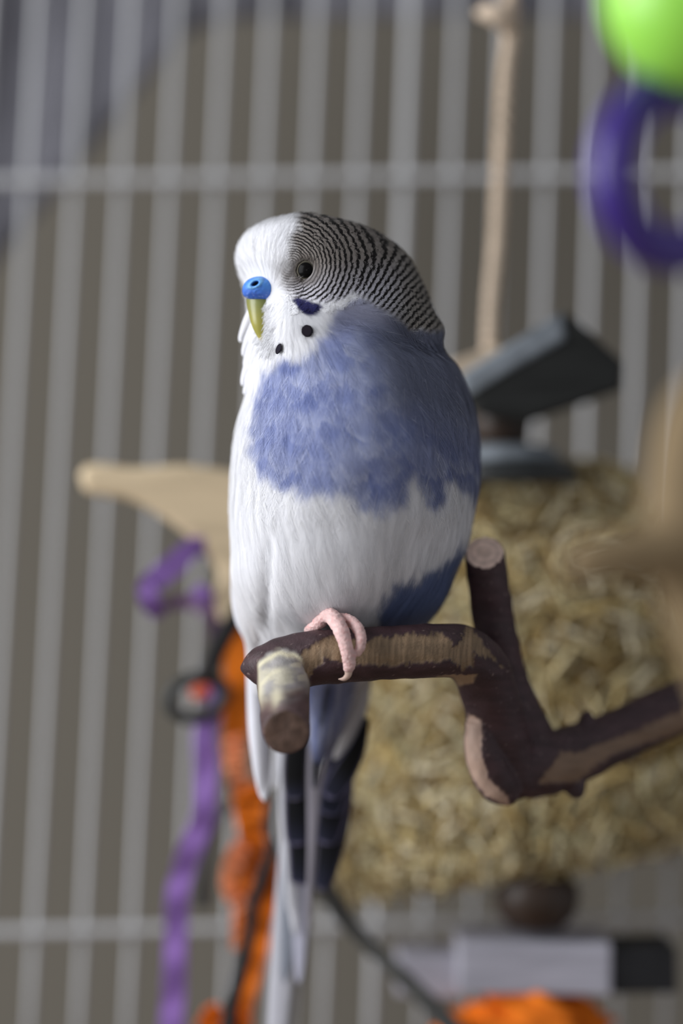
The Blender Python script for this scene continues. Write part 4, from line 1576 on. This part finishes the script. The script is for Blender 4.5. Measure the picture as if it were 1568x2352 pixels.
rib('orange_paper_strip', [(536, 1690, RY, 26), (540, 1750, RY - 3, 26), (548, 1800, RY, 22), (560, 1850, RY + 2, 24)], M_SALMON, wav=0.0006, tw=0.5)
rib('orange_paper_strip', [(566, 1800, RY, 24), (574, 1850, RY - 3, 38), (578, 1900, RY, 34), (580, 1950, RY + 2, 28), (572, 2000, RY, 34), (556, 2040, RY - 2, 30)], M_ORANGE, wav=0.0008, tw=0.35)
rib('orange_paper_strip', [(556, 1940, RY - 1, 20), (536, 1990, RY - 2, 24), (530, 2040, RY, 20), (560, 2090, RY, 18)], M_SALMON, wav=0.0008, tw=0.4)
rib('orange_paper_strip', [(622, 1960, RY + 4, 20), (616, 2040, RY + 4, 26), (600, 2110, RY + 4, 30), (590, 2180, RY + 4, 26), (576, 2250, RY + 4, 20), (560, 2330, RY + 4, 18), (550, 2420, RY + 4, 18)], M_ORANGE, wav=0.0006, tw=0.3)
rib('orange_paper_strip', [(556, 2040, RY + 5, 16), (550, 2110, RY + 5, 16), (546, 2180, RY + 5, 12)], M_ORANGE, tw=0.3)
rib('orange_paper_strip', [(470, 2370, RY - 3, 26), (496, 2336, RY - 4, 32), (512, 2318, RY - 3, 20)], M_ORANGE, tw=0.3)
rib('orange_paper_strip', [(540, 2316, RY, 14), (552, 2336, RY, 22), (560, 2370, RY, 22)], M_ORANGE, tw=0.3)


def cord(ctrl, mat=M_CORD, n=50, bulge=None, flat=None):
    V, F = px_tube(ctrl, n, 10, bulge=bulge, flat=flat)
    return link('black_cord', pyd('black_cord', V, F), mat, rt_)


cord([(560, 1390, RY - 6, 20), (524, 1444, RY - 8, 23), (496, 1494, RY - 8, 24), (478, 1540, RY - 8, 20), (452, 1562, RY - 6, 16)], flat=0.4)
cord([(630, 1826, RY - 2, 10), (617, 1862, RY - 4, 12), (615, 1910, RY - 6, 11), (626, 1950, RY - 8, 14), (612, 1990, RY - 10, 16), (597, 2030, RY - 10, 17), (581, 2080, RY - 10, 16), (572, 2150, RY - 10, 16), (554, 2230, RY - 10, 17), (534, 2300, RY - 10, 18), (518, 2400, RY - 10, 18)], bulge=toe_bulge(16, 0.12), n=90)
cord([(606, 1828, RY + 8, 8), (560, 1840, RY + 6, 12), (524, 1856, RY + 6, 14), (494, 1888, RY + 6, 13), (482, 1930, RY + 6, 14), (470, 2000, RY + 6, 17), (464, 2084, RY + 6, 18)], M_GREYSTRAP, flat=0.35)

# pale wooden wedge above the ribbons
outl = [(184, 1092), (200, 1070), (240, 1066), (300, 1074), (360, 1072), (420, 1068), (480, 1074), (540, 1084), (620, 1110), (700, 1160), (720, 1230), (660, 1300), (590, 1330), (570, 1400), (548, 1446), (506, 1424), (492, 1360), (500, 1318),
        (470, 1270), (420, 1222), (360, 1180), (300, 1150), (240, 1140), (198, 1128)]
ol = spline(outl + [outl[0]], 96)[:-1]
cu = bpy.data.curves.new('wooden_wedge', 'CURVE')
cu.dimensions = '2D'
cu.fill_mode = 'BOTH'
cu.extrude = 0.003
cu.bevel_depth = 0.0025
cu.bevel_resolution = 3
cu.offset = -0.0025
spn = cu.splines.new('POLY')
spn.points.add(len(ol) - 1)
for pt, (x, y) in zip(spn.points, ol):
    q = P(x, y, 0.086)
    pt.co = (q.x, q.z, 0, 1)
spn.use_cyclic_u = True
tmp = bpy.data.objects.new('tmp', cu)
COL.objects.link(tmp)
me = bpy.data.meshes.new_from_object(tmp.evaluated_get(bpy.context.evaluated_depsgraph_get()))
bpy.data.objects.remove(tmp)
me.transform(Matrix(((1, 0, 0, 0), (0, 0, -1, 0.086), (0, 1, 0, 0), (0, 0, 0, 1))))
wedge = link('wooden_wedge', me, M_PALEWOOD, sm=False)
tag(wedge, 'smooth pale wooden wedge with a rounded tip sticking out left of the bird', 'wooden toy')

# grey strap running down to the bottom edge
V, F = px_tube([(716, 2010, 66, 24), (752, 2050, 70, 24), (800, 2120, 74, 20), (856, 2180, 76, 17), (930, 2250, 76, 20), (1010, 2330, 76, 23), (1100, 2430, 76, 24)], 60, 14, flat=0.35)
strap = link('grey_strap', pyd('grey_strap', V, F), M_GREYSTRAP)
tag(strap, 'dark grey leather strap slanting down past the tail tip', 'strap')

# ------------------------------------------------------------------ near things at the right edge
FY = -150
V, F = [], []
rc = (1548, 392)
NQ, NM = 72, 20
for i in range(NQ):
    a = 2 * math.pi * i / NQ
    cx, cy = rc[0] + 142 * math.cos(a), rc[1] + 182 * math.sin(a)
    c = P(cx, cy, (FY + 10 * math.cos(a)) / 1000)
    lat = Vector((math.cos(a), 0, -math.sin(a)))
    for j in range(NM):
        b = 2 * math.pi * j / NM
        rr_ = pw(56, FY / 1000)
        V.append(c + lat * (rr_ * math.cos(b)) + Vector((0, rr_ * math.sin(b), 0)))
for i in range(NQ):
    for j in range(NM):
        F.append((i * NM + j, i * NM + (j + 1) % NM, ((i + 1) % NQ) * NM + (j + 1) % NM, ((i + 1) % NQ) * NM + j))
ring = link('plastic_ring', pyd('plastic_ring', V, F), M_RING)
tag(ring, 'glossy dark purple plastic ring hanging under the green ball', 'plastic ring')

bm = bmesh.new()
bmesh.ops.create_uvsphere(bm, u_segments=48, v_segments=32, radius=pw(226, FY / 1000))
for v in bm.verts:
    v.co.y *= 0.9
bmesh.ops.translate(bm, verts=bm.verts, vec=P(1610, -10, FY / 1000 - 0.004))
me = bpy.data.meshes.new('plastic_ball')
bm.to_mesh(me); bm.free()
ballo = link('plastic_ball', me, M_BALL)
V, F = px_tube([(1612, -220, FY - 4, 16), (1614, -500, FY - 4, 15), (1618, -900, FY - 4, 15)], 12, 12)
link('hanging_cord', pyd('hanging_cord', V, F), M_TWINE, ballo)
tag(ballo, 'bright lime green plastic ball hanging above the purple ring', 'plastic ball')

LY = -170
parts = [
    px_tube([(1650, 870, LY, 60), (1622, 960, LY, 98), (1596, 1080, LY, 108), (1590, 1220, LY, 110), (1624, 1400, LY + 4, 100), (1692, 1600, LY + 8, 92), (1760, 1900, LY + 10, 92), (1810, 2300, LY + 12, 92), (1850, 2900, LY + 12, 92)], 40, 24, bulge=toe_bulge(3, 0.05)),
    px_tube([(1620, 1240, LY, 90), (1500, 1266, LY - 4, 74), (1390, 1284, LY - 8, 62), (1320, 1292, LY - 10, 50), (1292, 1294, LY - 10, 26)], 30, 24, bulge=toe_bulge(2, 0.05)),
]
V, F = join(parts)
lme = fused('forked_log', V, F, 0.0008, 4)
log = link('forked_log', lme, M_STUMP)
tag(log, 'thick tan wooden log with a blunt side stub, close by the straw bell', 'log')
